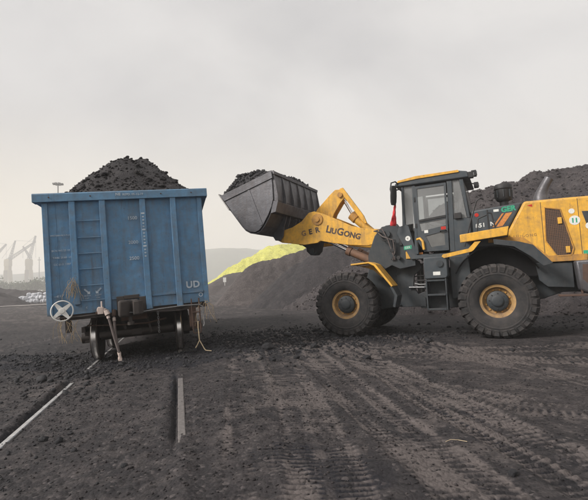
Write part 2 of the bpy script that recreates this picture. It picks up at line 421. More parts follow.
# ---------------------------------------------------------------- ground
TRACKS = [
    ([(-1.38, 10.27), (-.82, 6.8), (-.48, 4.53), (-.33, 3.51), (-.2, 2.3), (-.15, .5)], .55, .085, .5),
    ([(-.61, 10.4), (-.15, 6.3), (.09, 4.15), (.18, 2.83), (.25, .5)], .5, .085, .6),
    ([(-.2, 13), (.69, 9.58), (1.39, 6.11), (1.66, 4.37), (1.81, 3.56), (1.95, 2.6), (2.1, .5)], .6, .11, 1.0),
    ([(2.0, 11), (2.68, 8.92), (3.15, 6.88), (3.5, 5.37), (4.0, 3.0), (4.3, 1)], .6, .11, .9),
    ([(-.6, 13), (.03, 9.8), (.59, 5.85), (.91, 3.78), (1.07, 2.75), (1.2, .5)], .55, .10, .8),
    ([(6.0, 3.4), (4.2, 3.9), (2.83, 4.35), (1.95, 5.08), (1.2, 6.56), (-.2, 9.2), (-1.4, 11.5)], .55, .10, .6),
    ([(-7.88, 9.5), (-8.03, 14.09), (-6.92, 18.02), (-4, 24)], .6, .12, .6),
    ([(9.5, 5.0), (6.0, 6.3), (3.2, 7.2), (.5, 9.0), (-.5, 10.5), (-1.2, 14)], .6, .11, .8),
    ([(12, 9.2), (7.0, 8.3), (4.0, 7.9), (1.6, 8.8), (-.2, 11.2)], .6, .11, .7),
]
def poly_dist(x, y, P):
    """signed side offset and distance along a polyline"""
    best = np.full(x.shape, 1e9); along = np.zeros_like(x); side = np.zeros_like(x); L = 0
    for a, b in zip(P[:-1], P[1:]):
        ax, ay = a; dx, dy = b[0] - ax, b[1] - ay; l = math.hypot(dx, dy); dx /= l; dy /= l
        px, py = x - ax, y - ay
        t = np.clip(px * dx + py * dy, 0, l)
        s = px * dy - py * dx
        d = np.hypot(px - t * dx, py - t * dy)
        m = d < best
        best = np.where(m, d, best); along = np.where(m, L + t, along); side = np.where(m, np.sign(s) * d, side)
        L += l
    return best, along, side
def smooth_poly(P, k=5):
    P = [np.array(p, float) for p in P]; out = []
    for i in range(len(P) - 1):
        p0 = P[max(i - 1, 0)]; p1 = P[i]; p2 = P[i + 1]; p3 = P[min(i + 2, len(P) - 1)]
        for j in range(k):
            t = j / k
            out.append(.5 * ((2 * p1) + (-p0 + p2) * t + (2 * p0 - 5 * p1 + 4 * p2 - p3) * t * t + (-p0 + 3 * p1 - 3 * p2 + p3) * t ** 3))
    out.append(P[-1]); return [tuple(p) for p in out]
def ground_h(x, y, fine=True):
    lat = (x - TRK_O[0]) * TX[0] + (y - TRK_O[1]) * TX[1]
    lon = (x - TRK_O[0]) * TY[0] + (y - TRK_O[1]) * TY[1]
    cant = np.clip(lat, -1.5, 1.5) * math.sin(CANT) * sstep(3.2, 1.2, np.abs(lat)) * sstep(60, 20, np.abs(lon))
    h = cant + .035 * fbm(x * .45, y * .45, 3, 3) * sstep(2, 6, np.hypot(x, y - 1)) + .012 * fbm(x * 2.1, y * 2.1, 3, 11)
    zone = np.zeros_like(h); light = np.zeros_like(h)
    if fine:
        near = sstep(40, 14, np.hypot(x, y))
        lug_all = np.zeros_like(h); wt_ = np.zeros_like(h)
        for i, (P, w, pitch, amp) in enumerate(TRACKS):
            xw = x + .05 * fbm(x * .8, y * .8, 2, 50 + i); yw = y
            d, al, sd_ = poly_dist(xw, yw, smooth_poly(P))
            fade = (.62 + .38 * sstep(-.35, .35, fbm(x * .9 + 31 * i, y * .9, 3, 70 + i))) * sstep(-.7, -.3, fbm(x * .35, y * .35, 2, 71 + i))
            inside = sstep(w * .5 + .07, w * .5 - .02, d)
            ph = al / (pitch * .8) + np.abs(sd_) * 1.5 * (1 if i % 2 else -1) + np.where(sd_ > 0, .5, 0) + .25 * fbm(x * 3, y * 3, 2, 88)
            lug = np.clip(np.sin(2 * PI * ph) * 3.2, -1, 1) * sstep(.02, .07, np.abs(sd_)) 
            k = inside * fade * amp
            h = h * (1 - .5 * k) + cant * .5 * k - .026 * k + .012 * lug * k
            h += .012 * np.exp(-((d - w * .5 - .05) / .05) ** 2) * fade * amp
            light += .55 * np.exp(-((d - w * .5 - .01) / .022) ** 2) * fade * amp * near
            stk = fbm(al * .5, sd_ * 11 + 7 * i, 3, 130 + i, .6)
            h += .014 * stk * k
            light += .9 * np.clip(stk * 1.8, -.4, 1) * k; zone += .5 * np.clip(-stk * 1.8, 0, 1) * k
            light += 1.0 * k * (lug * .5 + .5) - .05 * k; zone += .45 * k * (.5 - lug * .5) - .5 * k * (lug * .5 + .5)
        # wagon shunting/foot-trodden churn on the left between the rails
        h += near * (.010 * fbm(x * 5.2, y * 5.2, 3, 21) + .006 * fbm(x * 14, y * 14, 3, 31, .6))
        cl = fbm(x * 4.2, y * 4.2, 4, 41)
        left = sstep(-.2, -1.2, x - .25 * (3 - y))
        h += near * .030 * np.abs(cl) * left - near * .012 * left
        # rails: flangeway groove inside each, buried in places
        for sgn in (-1, 1):
            g = sgn * .84
            rail_z = g * math.sin(CANT)
            dd = lat - g
            show = sstep(-5.6, -4.6, lon) if sgn > 0 else sstep(-9, -7, lon) * 1.0
            shallow = sstep(-1.6, -2.6, lon)
            if sgn < 0: shallow = sstep(-.8, -1.6, lon)
            k = show * shallow
            if sgn > 0: 
                k = k * sstep(-.55, -.2, fbm(lon * 1.1, lat * .2, 2, 5) + .3)
            gap = .5 if sgn > 0 else .5
            h = np.where((np.abs(dd) < .12), h * (1 - k) + (rail_z - .010 + .014 * fbm(lon * 5, lat * 16, 3, 15)) * k, h)
            h -= .045 * k * np.exp(-((dd + .065) / .024) ** 2)
            h += .028 * np.exp(-((dd + .17) / .07) ** 2) * shallow * show
            h += .030 * (1 - k) * np.exp(-(dd / .1) ** 2) * sstep(.6, -1, lon)
            zone += .5 * np.exp(-((dd + .09) / .06) ** 2) * show
        # dark spilled coal: beside the wagon, under it, and along the left rail
        sp = np.exp(-(((x + .4) / 2.1) ** 2 + ((y - 10.9) / 1.9) ** 2)) + .8 * np.exp(-(((x + 2.6) / 2.4) ** 2 + ((y - 8.3) / 1.0) ** 2))
        sp += .8 * np.exp(-(((x + 5.8) / 2.0) ** 2 + ((y - 9.7) / 1.3) ** 2)) + .55 * np.exp(-(((x - 1.8) / 1.6) ** 2 + ((y - 10.4) / .9) ** 2))
        n = fbm(x * 1.6, y * 1.6, 4, 61)
        spz = sstep(.28, .75, sp + .35 * n)
        h += .06 * spz * (.6 + .6 * fbm(x * 2.5, y * 2.5, 3, 62)) * sstep(.5, .9, np.abs(np.abs(lat) - .84) + .6 * (lon > 0)) 
        zone += 1.1 * spz
        pa = fbm(x * .75, y * .9, 4, 64)
        zone += .5 * sstep(.05, .45, pa) * sstep(12, 3, np.hypot(x, y))
        light += .42 * sstep(.02, .45, fbm(x * .95 + 40, y * 1.2, 4, 65)) * sstep(20, 5, np.hypot(x, y))
        light += .35 * sstep(.0, .3, fbm(x * 3.1 + 40, y * 3.7, 3, 66))
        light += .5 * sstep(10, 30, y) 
        # flatten round the wheels that stand on it
        for (u, v) in ((0, 1.07), (3.45, 1.07), (0, -1.07), (3.45, -1.07)):
            c = lod(u, v); q = np.hypot(x - c[0], y - c[1])
            k = sstep(.9, .35, q); h = h * (1 - k) + .0 * k
        for (lx, ly) in ((-.84, 1.15), (.84, 1.15)):
            c = trk(lx, ly); q = np.hypot(x - c[0], y - c[1]); k = sstep(.95, .45, q); h = h * (1 - k) + (lx * math.sin(CANT) - .03) * k
    return h, zone, light
NA, NR = 880, 760
inv = np.linspace(1 / 1.3, 1 / 60, NR)
rr_ = 1 / inv
rr_ = np.concatenate([rr_, np.geomspace(63, 1250, 34)])
# the fan's apex is behind the camera so the sheet also covers the ground to its sides
APX, APY = 0.0, -1.2
ang = np.linspace(rad(-62), rad(62), NA)
RRR, AAA = np.meshgrid(rr_ + 0.6, ang, indexing='ij')
GX = APX + RRR * np.sin(AAA); GY = APY + RRR * np.cos(AAA)
GH, GZ, GL = ground_h(GX, GY)
NR2 = len(rr_)
V = np.stack([GX, GY, GH], -1).reshape(-1, 3)
idx = np.arange(NR2 * NA).reshape(NR2, NA)
Fq = np.stack([idx[:-1, :-1], idx[:-1, 1:], idx[1:, 1:], idx[1:, :-1]], -1).reshape(-1, 4)
# rest of the ring behind the camera, coarse
gm = mesh_np('ground', V, Fq[:, ::-1], M['ground'])
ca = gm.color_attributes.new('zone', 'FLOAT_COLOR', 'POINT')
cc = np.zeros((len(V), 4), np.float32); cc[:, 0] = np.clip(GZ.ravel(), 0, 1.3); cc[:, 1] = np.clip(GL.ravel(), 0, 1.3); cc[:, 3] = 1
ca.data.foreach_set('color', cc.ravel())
go = bpy.data.objects.new('ground', gm); C.objects.link(go); go['kind'] = 'structure'
# ground behind and beside the camera (outside the view): the same dust, coarser
a2 = np.linspace(rad(62), rad(298), 60); r3 = np.concatenate([[0.0], np.geomspace(.5, 1150, 40)])
R3, A3 = np.meshgrid(r3, a2, indexing='ij')
X3 = R3 * np.sin(A3); Y3 = APY + R3 * np.cos(A3)
V3 = np.stack([X3, Y3, np.zeros_like(X3) - .03], -1).reshape(-1, 3)
i3 = np.arange(R3.size).reshape(R3.shape)
F3 = np.stack([i3[:-1, :-1], i3[:-1, 1:], i3[1:, 1:], i3[1:, :-1]], -1).reshape(-1, 4)
g3 = bpy.data.objects.new('ground', mesh_np('ground_rear', V3, F3[:, ::-1], M['ground'])); C.objects.link(g3); g3['kind'] = 'structure'
def gz(x, y):
    h, _, _ = ground_h(np.array([float(x)]), np.array([float(y)])); return float(h[0])
def gza(x, y): return ground_h(x, y)[0]

# rails
def rail(sgn):
    base = thing('rail', 'shiny railway rail half buried in coal dust, left of the two before the wagon' if sgn < 0
                 else 'dull grey railway rail sunk in coal dust, leading under the right wagon wheel', 'rail')
    g = sgn * .84; z = g * math.sin(CANT)
    base.location = (*trk(g, -9 if sgn < 0 else -6.6), z); base.rotation_euler = (0, -CANT, TRK_YAW)
    L = 80
    w_ = .032 if sgn < 0 else .036
    h = MB().prism([(-w_, -.04), (-w_, -.008), (-w_ + .008, 0), (w_ - .008, 0), (w_, -.008), (w_, -.04)], 0, L, 'y')
    obj('rail_head', h, M['railhead'] if sgn < 0 else M['railweb'], base)
    w = MB().prism([(-.01, -.14), (-.01, -.042), (.01, -.042), (.01, -.14)], 0, L, 'y').prism([(-.07, -.17), (-.07, -.155), (-.01, -.141), (.01, -.141), (.07, -.155), (.07, -.17)], 0, L, 'y')
    obj('rail_foot', w, M['rust'], base)
rail(-1); rail(1)

# ---------------------------------------------------------------- heaps
def heap(name, label, ridge, slope, mat, res, bounds, seed, rough=.25, small=.05, kx=1.0, tip=.5, cat='coal heap', bumps=0.0):
    x0, x1, y0, y1 = bounds
    xs = np.arange(x0, x1, res); ys = np.arange(y0, y1, res)
    X, Y = np.meshgrid(xs, ys, indexing='ij')
    Hh = np.full(X.shape, -9.0)
    for a, b in zip(ridge[:-1], ridge[1:]):
        dx, dy = b[0] - a[0], b[1] - a[1]; l2 = dx * dx + dy * dy
        t = np.clip(((X - a[0]) * dx + (Y - a[1]) * dy) / l2, 0, 1)
        d = np.hypot(X - a[0] - t * dx, Y - a[1] - t * dy)
        wob = 1 + .22 * fbm(X * .28, Y * .28, 3, seed + 9)
        z = a[2] + (b[2] - a[2]) * t - slope * (np.sqrt(d * d + tip * tip) - tip) * wob
        Hh = np.maximum(Hh, z)
    Hh += rough * fbm(X * .5, Y * .5, 4, seed) + small * fbm(X * 3, Y * 3, 4, seed + 3, .6)
    if bumps: Hh += bumps * np.abs(fbm(X * .9, Y * .9, 3, seed + 5))
    keep = (Hh > -.25)
    idx = np.arange(X.size).reshape(X.shape)
    q = np.stack([idx[:-1, :-1], idx[1:, :-1], idx[1:, 1:], idx[:-1, 1:]], -1).reshape(-1, 4)
    k = keep.ravel()[q].any(1); q = q[k]
    Vv = np.stack([X, Y, np.maximum(Hh, -.5)], -1).reshape(-1, 3)
    used, invx = np.unique(q, return_inverse=True)
    me = mesh_np(name, Vv[used], invx.reshape(q.shape), mat)
    o = bpy.data.objects.new(name, me); C.objects.link(o); tag(o, label, cat)
    return o, X, Y, Hh
hb, BX, BY, BH = heap('coal_heap', 'huge dark coal heap rising close behind the rear of the yellow loader', [(6.5, 26, 3.2), (9.6, 23.5, 5.75), (12.2, 22, 6.1), (14.8, 21.5, 6.5), (19, 21, 6.3), (26, 22, 6.0)],
     .68, M['heap'], .085, (-1, 30, 10, 34), 101, .42, .16, tip=.6, bumps=.25)
heap('coal_heap', 'near dark coal heap seen between the bucket arms and the front tyre', [(.5, 28.3, 2.7), (1.9, 27.8, 3.5), (3.4, 27.5, 3.75), (6.0, 27, 3.3), (9, 27.5, 3.0)], 1.0, M['heap_dark'], .13, (-6, 16, 18, 36), 202, .18, .10, tip=.7)
heap('coal_heap', 'brownish coal heap with a pale left flank, behind the near dark heap', [(-3.1, 35, 3.35), (-1.2, 35, 3.5), (1.2, 36, 4.3), (3, 36, 4.8), (8, 37, 4.4)], .98, M['heap_brown'], .16, (-13, 18, 24, 48), 303, .22, .14, tip=.5)
heap('coal_heap', 'low hazy grey heap at the foot of the bright yellow heap', [(-13.50, 91.50, 4.12), (-7.50, 93.00, 4.87), (3.00, 94.50, 5.01)], .55, M['heap_brown'], .4, (-36, 21, 74, 117), 404, .4, .12, tip=1.8)
heap('yellow_heap', 'long bright yellow heap glowing through the haze behind the coal heaps', [(-21.60, 121.60, 3.98), (-16.80, 121.60, 6.86), (-11.20, 123.20, 9.42), (-6.88, 123.20, 12.46), (0.00, 124.80, 13.10), (12.80, 128.00, 12.62)], .62, M['yellow_heap'], .5, (-56, 42, 88, 158), 505, .7, .30, tip=1.3, bumps=.5, cat='yellow heap')
heap('coal_heap', 'low dark coal heap at the left edge of the picture, beside the pale sacks', [(-62, 72, 4.5), (-52, 71, 3.2), (-47.5, 70, 1.6)], .5, M['heap'], .4, (-80, -36, 56, 84), 606, .5, .2, tip=.8)
heap('coal_heap', 'long low dark bank of spoil behind the pale sacks at far left', [(-75, 98, 4.2), (-56, 99, 2.4), (-42, 100, 2.6), (-30, 101, 2.0)], .45, M['heap'], .5, (-95, -18, 84, 116), 616, .6, .2, tip=.8)
# loose lumps on the near big heap (one countless mass)
def on_grid(X, Y, H, n, seed, lo=0.0, cond=None):
    g = np.random.default_rng(seed)
    i = g.integers(0, X.shape[0], n); j = g.integers(0, X.shape[1], n)
    k = H[i, j] > lo
    i, j = i[k], j[k]
    P = np.stack([X[i, j], Y[i, j], H[i, j]], -1)
    return P
P = on_grid(BX, BY, BH, 26000, 5, -.02)
P = P[(P[:, 1] < 24)][:15000]
sz = np.random.default_rng(6).lognormal(-3.35, .5, len(P)); P[:, 2] += sz * .2
lo_ = bpy.data.objects.new('loose_lumps', lumps_mesh('loose_lumps', P, np.minimum(sz, .2), M['heap'], 7)); C.objects.link(lo_); lo_.parent = hb; lo_['kind'] = 'stuff'

# spilled rubble on the ground
g = np.random.default_rng(12)
def cloud(n, cx, cy, sx_, sy_, rot=0):
    a = g.normal(0, 1, (n, 2)) * (sx_, sy_); c, s = math.cos(rot), math.sin(rot)
    return np.stack([cx + a[:, 0] * c - a[:, 1] * s, cy + a[:, 0] * s + a[:, 1] * c], -1)
RB = np.concatenate([cloud(6500, -.4, 10.9, 1.5, 1.25), cloud(1300, -2.9, 8.3, 1.5, .6, TRK_YAW), cloud(1700, -5.2, 9.4, 1.2, .7), cloud(900, 2.1, 10.5, 1.6, .55),
                     cloud(500, -2.5, 4.2, .18, 1.8, TRK_YAW), cloud(700, -3.6, 6.2, .55, 1.6, TRK_YAW), cloud(420, 0, 6.5, 4, 3.2), cloud(500, 0, 14, 6, 4), cloud(700, 8, 11.5, 2.5, 1.0), cloud(300, -2.0, 4.0, .9, 1.4)])
RB = RB[(RB[:, 1] > 1.6)]
RB = RB[(RB[:, 1] > 5.5) | (g.random(len(RB)) < .45)]
rs = g.lognormal(-3.95, .55, len(RB)); rs = np.clip(rs, .006, .10) * np.where(RB[:, 1] < 6, .5, .72)
rs[g.random(len(rs)) < .012] *= 2.6
keep = np.hypot(RB[:, 0] - trk(.84, .6)[0], RB[:, 1] - trk(.84, .6)[1]) > .42
for (u, v) in ((0, 1.07), (3.45, 1.07)):
    c = lod(u, v); keep &= np.hypot(RB[:, 0] - c[0], RB[:, 1] - c[1]) > .5
RB, rs = RB[keep], rs[keep]
z = gza(RB[:, 0], RB[:, 1])
ro = bpy.data.objects.new('coal_rubble', lumps_mesh('coal_rubble', np.column_stack([RB, z + rs * .25]), rs, M['lump'], 8)); C.objects.link(ro)
ro['kind'] = 'stuff'; ro['label'] = 'loose black coal rubble scattered over the ground'; ro['category'] = 'rubble'
# fine grit of two tones
GR = np.concatenate([cloud(5000, 0, 4.2, 2.2, 1.6), cloud(3000, 0, 7, 4, 2)]); GR = GR[GR[:, 1] > 1.6]
gs = g.uniform(.004, .013, len(GR)); zg = gza(GR[:, 0], GR[:, 1])
grit = bpy.data.objects.new('grit', lumps_mesh('grit', np.column_stack([GR, zg + gs * .3]), gs, M['ground'], 9)); C.objects.link(grit)
grit['kind'] = 'stuff'; grit['label'] = 'fine grit and small stones over the coal dust'; grit['category'] = 'grit'

def rock_mesh(name, mat, seed, r=1.0):
    bm = bmesh.new(); bmesh.ops.create_icosphere(bm, subdivisions=2, radius=r)
    rd = random.Random(seed)
    pl = [(Vector((rd.uniform(-1, 1), rd.uniform(-1, 1), rd.uniform(-1, 1))).normalized(), rd.uniform(.55, .85) * r) for _ in range(9)]
    for v in bm.verts:
        for nn, d in pl:
            k = v.co.dot(nn)
            if k > d: v.co -= nn * (k - d)
        v.co += Vector((rd.uniform(-1, 1), rd.uniform(-1, 1), rd.uniform(-1, 1))) * .05 * r
        v.co.z *= .7
    me = bpy.data.meshes.new(name); bm.to_mesh(me); bm.free(); me.materials.append(mat); return me
rk = [rock_mesh('coal_lump', M['lump'], s) for s in (1, 2, 3)]
for i, (x, y, s, lb) in enumerate([(1.17, 7.7, .085, 'fist-sized black coal lump alone on the tracks below the front tyre of the loader'),
                                   (1.42, 3.06, .04, 'small dark stone near the bottom edge of the picture, right of centre'),
                                   (-.05, 8.0, .06, 'small black coal lump just in front of the spilled rubble right of the wagon'),
                                   (-.62, 9.1, .14, 'largest black coal lump at the front of the rubble right of the wagon'),
                                   (.35, 9.25, .12, 'flat black coal lump at the right end of the rubble right of the wagon')]):
    o = bpy.data.objects.new('coal_lump', rk[i % 3]); C.objects.link(o); o.location = (x, y, gz(x, y) + s * .35); o.scale = (s * 1.2, s, s); o.rotation_euler = (0, 0, i * 1.3)
    tag(o, lb, 'coal lump', 'single coal lumps on the ground')
# pale twig on the ground
tw = obj('straw_twig', MB().tube([(0, 0, .012), (.05, .02, .02), (.11, .02, .014), (.17, -.02, .012)], .0025, 6), M['rope'])
tw.location = (1.18, 3.68, gz(1.25, 3.68)); tag(tw, 'thin pale twig lying on the tyre tracks at lower right', 'twig')

# ---------------------------------------------------------------- the open wagon
wag = thing('open_wagon', 'blue open-top railway wagon standing end-on, leaning slightly left', 'railway wagon', (TRK_O[0], TRK_O[1], 0), TRK_YAW)
wag.rotation_euler = (0, -CANT, TRK_YAW)
B, BR = M['blue'], M['blue_rail']
WL = 9.6
def dented_panel(x0, x1, z0, z1, y, nx, nz, seed):
    xs = np.linspace(x0, x1, nx); zs = np.linspace(z0, z1, nz)
    X, Z = np.meshgrid(xs, zs, indexing='ij')
    D = .016 * fbm(X * 1.6, Z * 1.4, 3, seed) + .006 * fbm(X * 6, Z * 5, 2, seed + 1)
    front = np.stack([X, y + D, Z], -1).reshape(-1, 3); back = np.stack([X, y + D + .008, Z], -1).reshape(-1, 3)
    n = nx * nz; i = np.arange(n).reshape(nx, nz)
    q = np.stack([i[:-1, :-1], i[1:, :-1], i[1:, 1:], i[:-1, 1:]], -1).reshape(-1, 4)
    return mesh_np('end_panel', np.concatenate([front, back]), np.concatenate([q, q[:, ::-1] + n]), B)
obj('end_panel', dented_panel(-1.46, 1.46, 1.04, 3.22, 0.0, 90, 70, 77), B, wag)
obj('top_rail', MB().prism([(-.10, 3.215), (-.10, 3.365), (-.085, 3.385), (.12, 3.385), (.12, 3.215)], -1.64, 1.62, 'x'), BR, wag, .006)
def post_mb(x, z0, z1, w=.13, d=.085):
    m = MB(); h = w / 2
    m.add([(x - h, .02, z0), (x - h + .012, -d, z0), (x + h - .012, -d, z0), (x + h, .02, z0), (x - h, .02, z1), (x - h + .012, -d, z1), (x + h - .012, -d, z1), (x + h, .02, z1)],
          [(0, 1, 5, 4), (1, 2, 6, 5), (2, 3, 7, 6), (3, 0, 4, 7), (0, 3, 2, 1), (4, 5, 6, 7)])
    return m
for x, z0 in ((-.965, 1.22), (-.42, 1.0), (.33, 1.0), (.92, .98)):
    obj('post', post_mb(x, z0, 3.212), B, wag, .005)
obj('corner_post', MB().box(-1.50, -1.40, -.03, .12, 1.05, 3.21), B, wag, .006)
obj('corner_post', MB().box(1.405, 1.50, -.03, .12, 1.0, 3.21), B, wag, .006)
for z in (2.83, 2.50, 2.19, 1.89, 1.57, 1.28):
    obj('rung', MB().cyl((-.90, -.045, z), (-.485, -.045, z - .006), .011, 10), BR, wag, smooth=True)
obj('stiffener', MB().box(.395, .857, -.035, .012, 1.245, 1.285), B, wag, .004)
obj('stiffener', MB().box(.985, 1.40, -.035, .012, 1.235, 1.275), B, wag, .004)
obj('stiffener', MB().box(-.355, .265, -.03, .012, 1.25, 1.28), B, wag, .004)
obj('headstock', MB().box(-1.30, 1.45, .03, .30, .93, 1.13), M['gear'], wag, .008)
for sx_ in (-1, 1):
    obj('side_wall', MB().box(sx_ * 1.455 - .006, sx_ * 1.455 + .006, .121, WL, 1.0, 3.22), B, wag)
    obj('side_rail', MB().box(sx_ * 1.55 - .075, sx_ * 1.55 + .065, .122, WL, 3.22, 3.37), BR, wag, .006)
sp_me = {}
for sx_ in (-1, 1):
    me = MB().box(sx_ * 1.50 - .038, sx_ * 1.50 + .038, -.06, .06, 0, 2.2).mesh('side_post', B)
    for k in range(9):
        o = obj('side_post', me, B, wag); o.location = (0, .75 + k * 1.02, 1.0)
obj('end_panel', MB().box(-1.46, 1.46, WL, WL + .02, 1.0, 3.3), B, wag, label='far end panel, hidden behind the load')
obj('wagon_floor', MB().box(-1.44, 1.44, .04, WL - .01, 1.17, 1.22), M['rust'], wag)
obj('centre_sill', MB().box(-.25, .25, .31, WL, .80, 1.16), M['rust'], wag)
def bar_(a, b, w):
    d = (Vector(b) - Vector(a)).normalized(); n = Vector((-d.y, d.x)) * w / 2; a, b = Vector(a), Vector(b)
    return [tuple(a - n), tuple(b - n), tuple(b + n), tuple(a + n)]
# running gear
def wheel_prof(s):
    # (radius, along x) outer face to inner flange; s is the side
    return [(.085, s * .09), (.16, s * .08), (.19, s * .04), (.36, s * .02), (.40, s * .07), (.455, s * .075), (.465, s * .05), (.472, -s * .045), (.50, -s * .058), (.503, -s * .075), (.49, -s * .085), (.40, -s * .08), (.36, -s * .03), (.19, -s * .03), (.085, -s * .06)]
wm = {s: MB().lathe(wheel_prof(s), 56, 'x', closed=True).mesh('wheel', M['gear'], True) for s in (-1, 1)}
tm = {s: MB().lathe([(.4665, s * .052), (.474, s * .045), (.4745, -s * .03), (.4715, -s * .045)], 56, 'x', closed=True).mesh('tread', M['railtread'], True) for s in (-1, 1)}
am = MB().cyl((-.77, 0, 0), (.77, 0, 0), .085, 20).mesh('axle', M['gear'], True)
for y in (1.15, 3.15, 6.9, 8.8):
    a = obj('axle', am, M['gear'], wag); a.location = (0, y, .472)
    for s in (-1, 1):
        w = obj('wheel', wm[s], M['gear'], wag); w.location = (s * .86, y, .472)
        t = obj('tread', tm[s], M['railtread'], w)
for y0 in (1.15, 6.9):
    for s in (-1, 1):
        yc = y0 + .98
        sf = MB().prism([(y0 - .1, .62), (y0 - .1, .38), (y0 + .2, .38), (y0 + .3, .42), (yc - .35, .25), (yc + .35, .25), (y0 + 1.66, .42), (y0 + 1.76, .38), (y0 + 2.16, .38), (y0 + 2.16, .62), (yc + .4, .80), (yc - .4, .80)], s * 1.02 - .07, s * 1.02 + .07, 'x')
        obj('bogie_frame', sf, M['gear'], wag, .01)
for s in (-1, 1):
    obj('axle_box', MB().cyl((s * 1.0, 1.15, .472), (s * 1.16, 1.15, .472), .11, 20).box(s * 1.10 - .04, s * 1.10 + .04, 1.0, 1.30, .60, .72), M['gear'], wag, .008)
obj('brake_beam', MB().cyl((-.72, .62, .545), (.74, .62, .545), .06, 14).box(-.1, .1, .56, .68, .48, .60), M['gear'], wag, .006)
for s in (-1, 1):
    obj('brake_block', MB().box(s * .86 - .05, s * .86 + .05, 1.63, 1.70, .30, .70), M['gear'], wag, .01)
for y in (2.1, 7.85):
    obj('bolster', MB().box(-1.0, 1.0, y - .22, y + .22, .42, .85).box(-.3, .3, y - .3, y + .3, .85, 1.1), M['gear'], wag, .01)
    obj('brake_rigging', MB().cyl((-.75, y - .42, .5), (.75, y - .42, .5), .05, 10).box(-.06, .06, y - .9, y - .4, .42, .5), M['gear'], wag)
# coupler
cp = obj('coupler', MB().box(-.11, .11, -.02, .5, .96, 1.18).prism([(-.19, -.40), (-.24, -.2), (-.15, 0), (.14, 0), (.17, -.16), (.10, -.22), (.02, -.18), (-.02, -.30)], .90, 1.22, 'z'), M['gear'], wag, .045)
obj('knuckle', MB().prism([(.03, -.215), (.115, -.26), (.21, -.20), (.235, -.32), (.17, -.42), (.06, -.42), (.05, -.37), (.14, -.35), (.145, -.30), (.05, -.27)], .93, 1.19, 'z'), M['gear'], cp, .03)
obj('lock_pin', MB().cyl((-.02, -.2, .80), (-.02, -.2, .90), .035, 10).cyl((-.02, -.2, .74), (-.02, -.2, .80), .06, 10), M['gear'], cp, smooth=True)
obj('striker_plate', MB().box(-.27, -.13, -.06, .02, .93, 1.30).box(.15, .27, -.06, .02, .93, 1.26).box(-.13, .15, -.06, .02, 1.235, 1.31), M['gear'], wag, .008)
# springs, levers and hanging chain under the end
for s in (-1, 1):
    for dy in (1.95, 2.25):
        pts = [(s * 1.02 + .055 * math.cos(t), dy + .055 * math.sin(t), .36 + .20 * t / (10 * PI)) for t in np.linspace(0, 10 * PI, 60)]
        obj('coil_spring', MB().tube(pts, .012, 6), M['gear'], wag, smooth=True)
obj('brake_lever', MB().prism(bar_((-.20, .62), (-.30, .95), .05), .50, .52), M['gear'], wag, .004)
obj('brake_lever', MB().prism(bar_((.30, .50), (.22, .92), .045), .48, .50), M['gear'], wag, .004)
obj('pull_rod', MB().tube([(-.9, .35, .78), (-.3, .45, .72), (.25, .45, .70), (.62, .4, .76)], .016, 8), M['rust'], wag, smooth=True)
obj('brake_pipe', MB().tube([(-1.3, .02, .99), (-.9, -.01, .985), (-.62, -.04, 1.0)], .018, 8), M['gear'], wag, smooth=True)
obj('brake_pipe', MB().tube([(.45, .0, .93), (.9, .01, .91), (1.3, .04, .95)], .016, 8), M['gear'], wag, smooth=True)
ch_ = MB()
for k in range(9):
    zc = .90 - k * .045; a_ = (k % 2) * PI / 2
    ch_.tube([(.48 + .014 * math.cos(t) * math.cos(a_), -.05 + .014 * math.cos(t) * math.sin(a_), zc + .028 * math.sin(t)) for t in np.linspace(0, 2 * PI, 11)], .005, 5)
obj('chain', ch_, M['galv'], wag)
# weld seam on the end wall
for (x, z0, z1) in ((-1.27, 1.10, 3.20),):
    obj('weld_seam', MB().tube([(x + .004 * math.sin(k * 1.7), -.006, z0 + (z1 - z0) * k / 24) for k in range(25)], .006, 5), B, wag)
# uncoupling rod
obj('uncoupling_rod', MB().tube([(-.02, -.3, .98), (.1, -.22, .96), (.5, -.16, .985), (1.0, -.15, 1.0), (1.28, -.15, .99), (1.35, -.15, .95), (1.36, -.16, .6), (1.34, -.17, .55)], .012, 8), M['galv'], wag, smooth=True)
st = obj('stirrup', MB().tube([(1.14, -.06, 1.12), (1.14, -.07, .45), (1.16, -.07, .42), (1.27, -.07, .42), (1.29, -.07, .45), (1.29, -.06, 1.12)], .014, 8).tube([(1.14, -.07, .84), (1.29, -.07, .84)], .012, 8).tube([(1.14, -.07, .64), (1.29, -.07, .64)], .012, 8), M['rust'], wag, smooth=True)
obj('corner_bracket', MB().box(1.08, 1.22, .0, .2, .55, .95).box(1.12, 1.32, .02, .12, .5, .6), M['rust'], wag, .01)
obj('corner_bracket', MB().box(-1.22, -1.12, .02, .12, .70, .93), M['gear'], wag, .01)
# handwheel
hw = obj('handwheel', MB().lathe([(.178, -.012), (.186, -.014), (.198, -.004), (.198, .008), (.186, .014), (.175, .010)], 40, 'y', closed=True), M['white'], wag, smooth=True)
hw.location = (-1.21, -.17, 1.13); hw.rotation_euler = (rad(-6), 0, rad(4))
for k in range(4):
    t = rad(38) + k * PI / 2; c, s = math.cos(t), math.sin(t)
    def pt(r, o): return (r * c - o * s, r * s + o * c)
    obj('spoke', MB().prism([pt(.03, -.045), pt(.185, -.022), pt(.185, .022), pt(.03, .045)], -.004, .009, 'y'), M['white'], hw, .003)
obj('wheel_hub', MB().lathe([(.0, -.02), (.045, -.018), (.052, .0), (.052, .02), (0, .022)], 20, 'y'), M['white'], hw, smooth=True)
obj('handwheel_shaft', MB().cyl((-1.21, -.15, 1.13), (-1.21, .1, 1.13), .022, 10), M['rust'], wag)
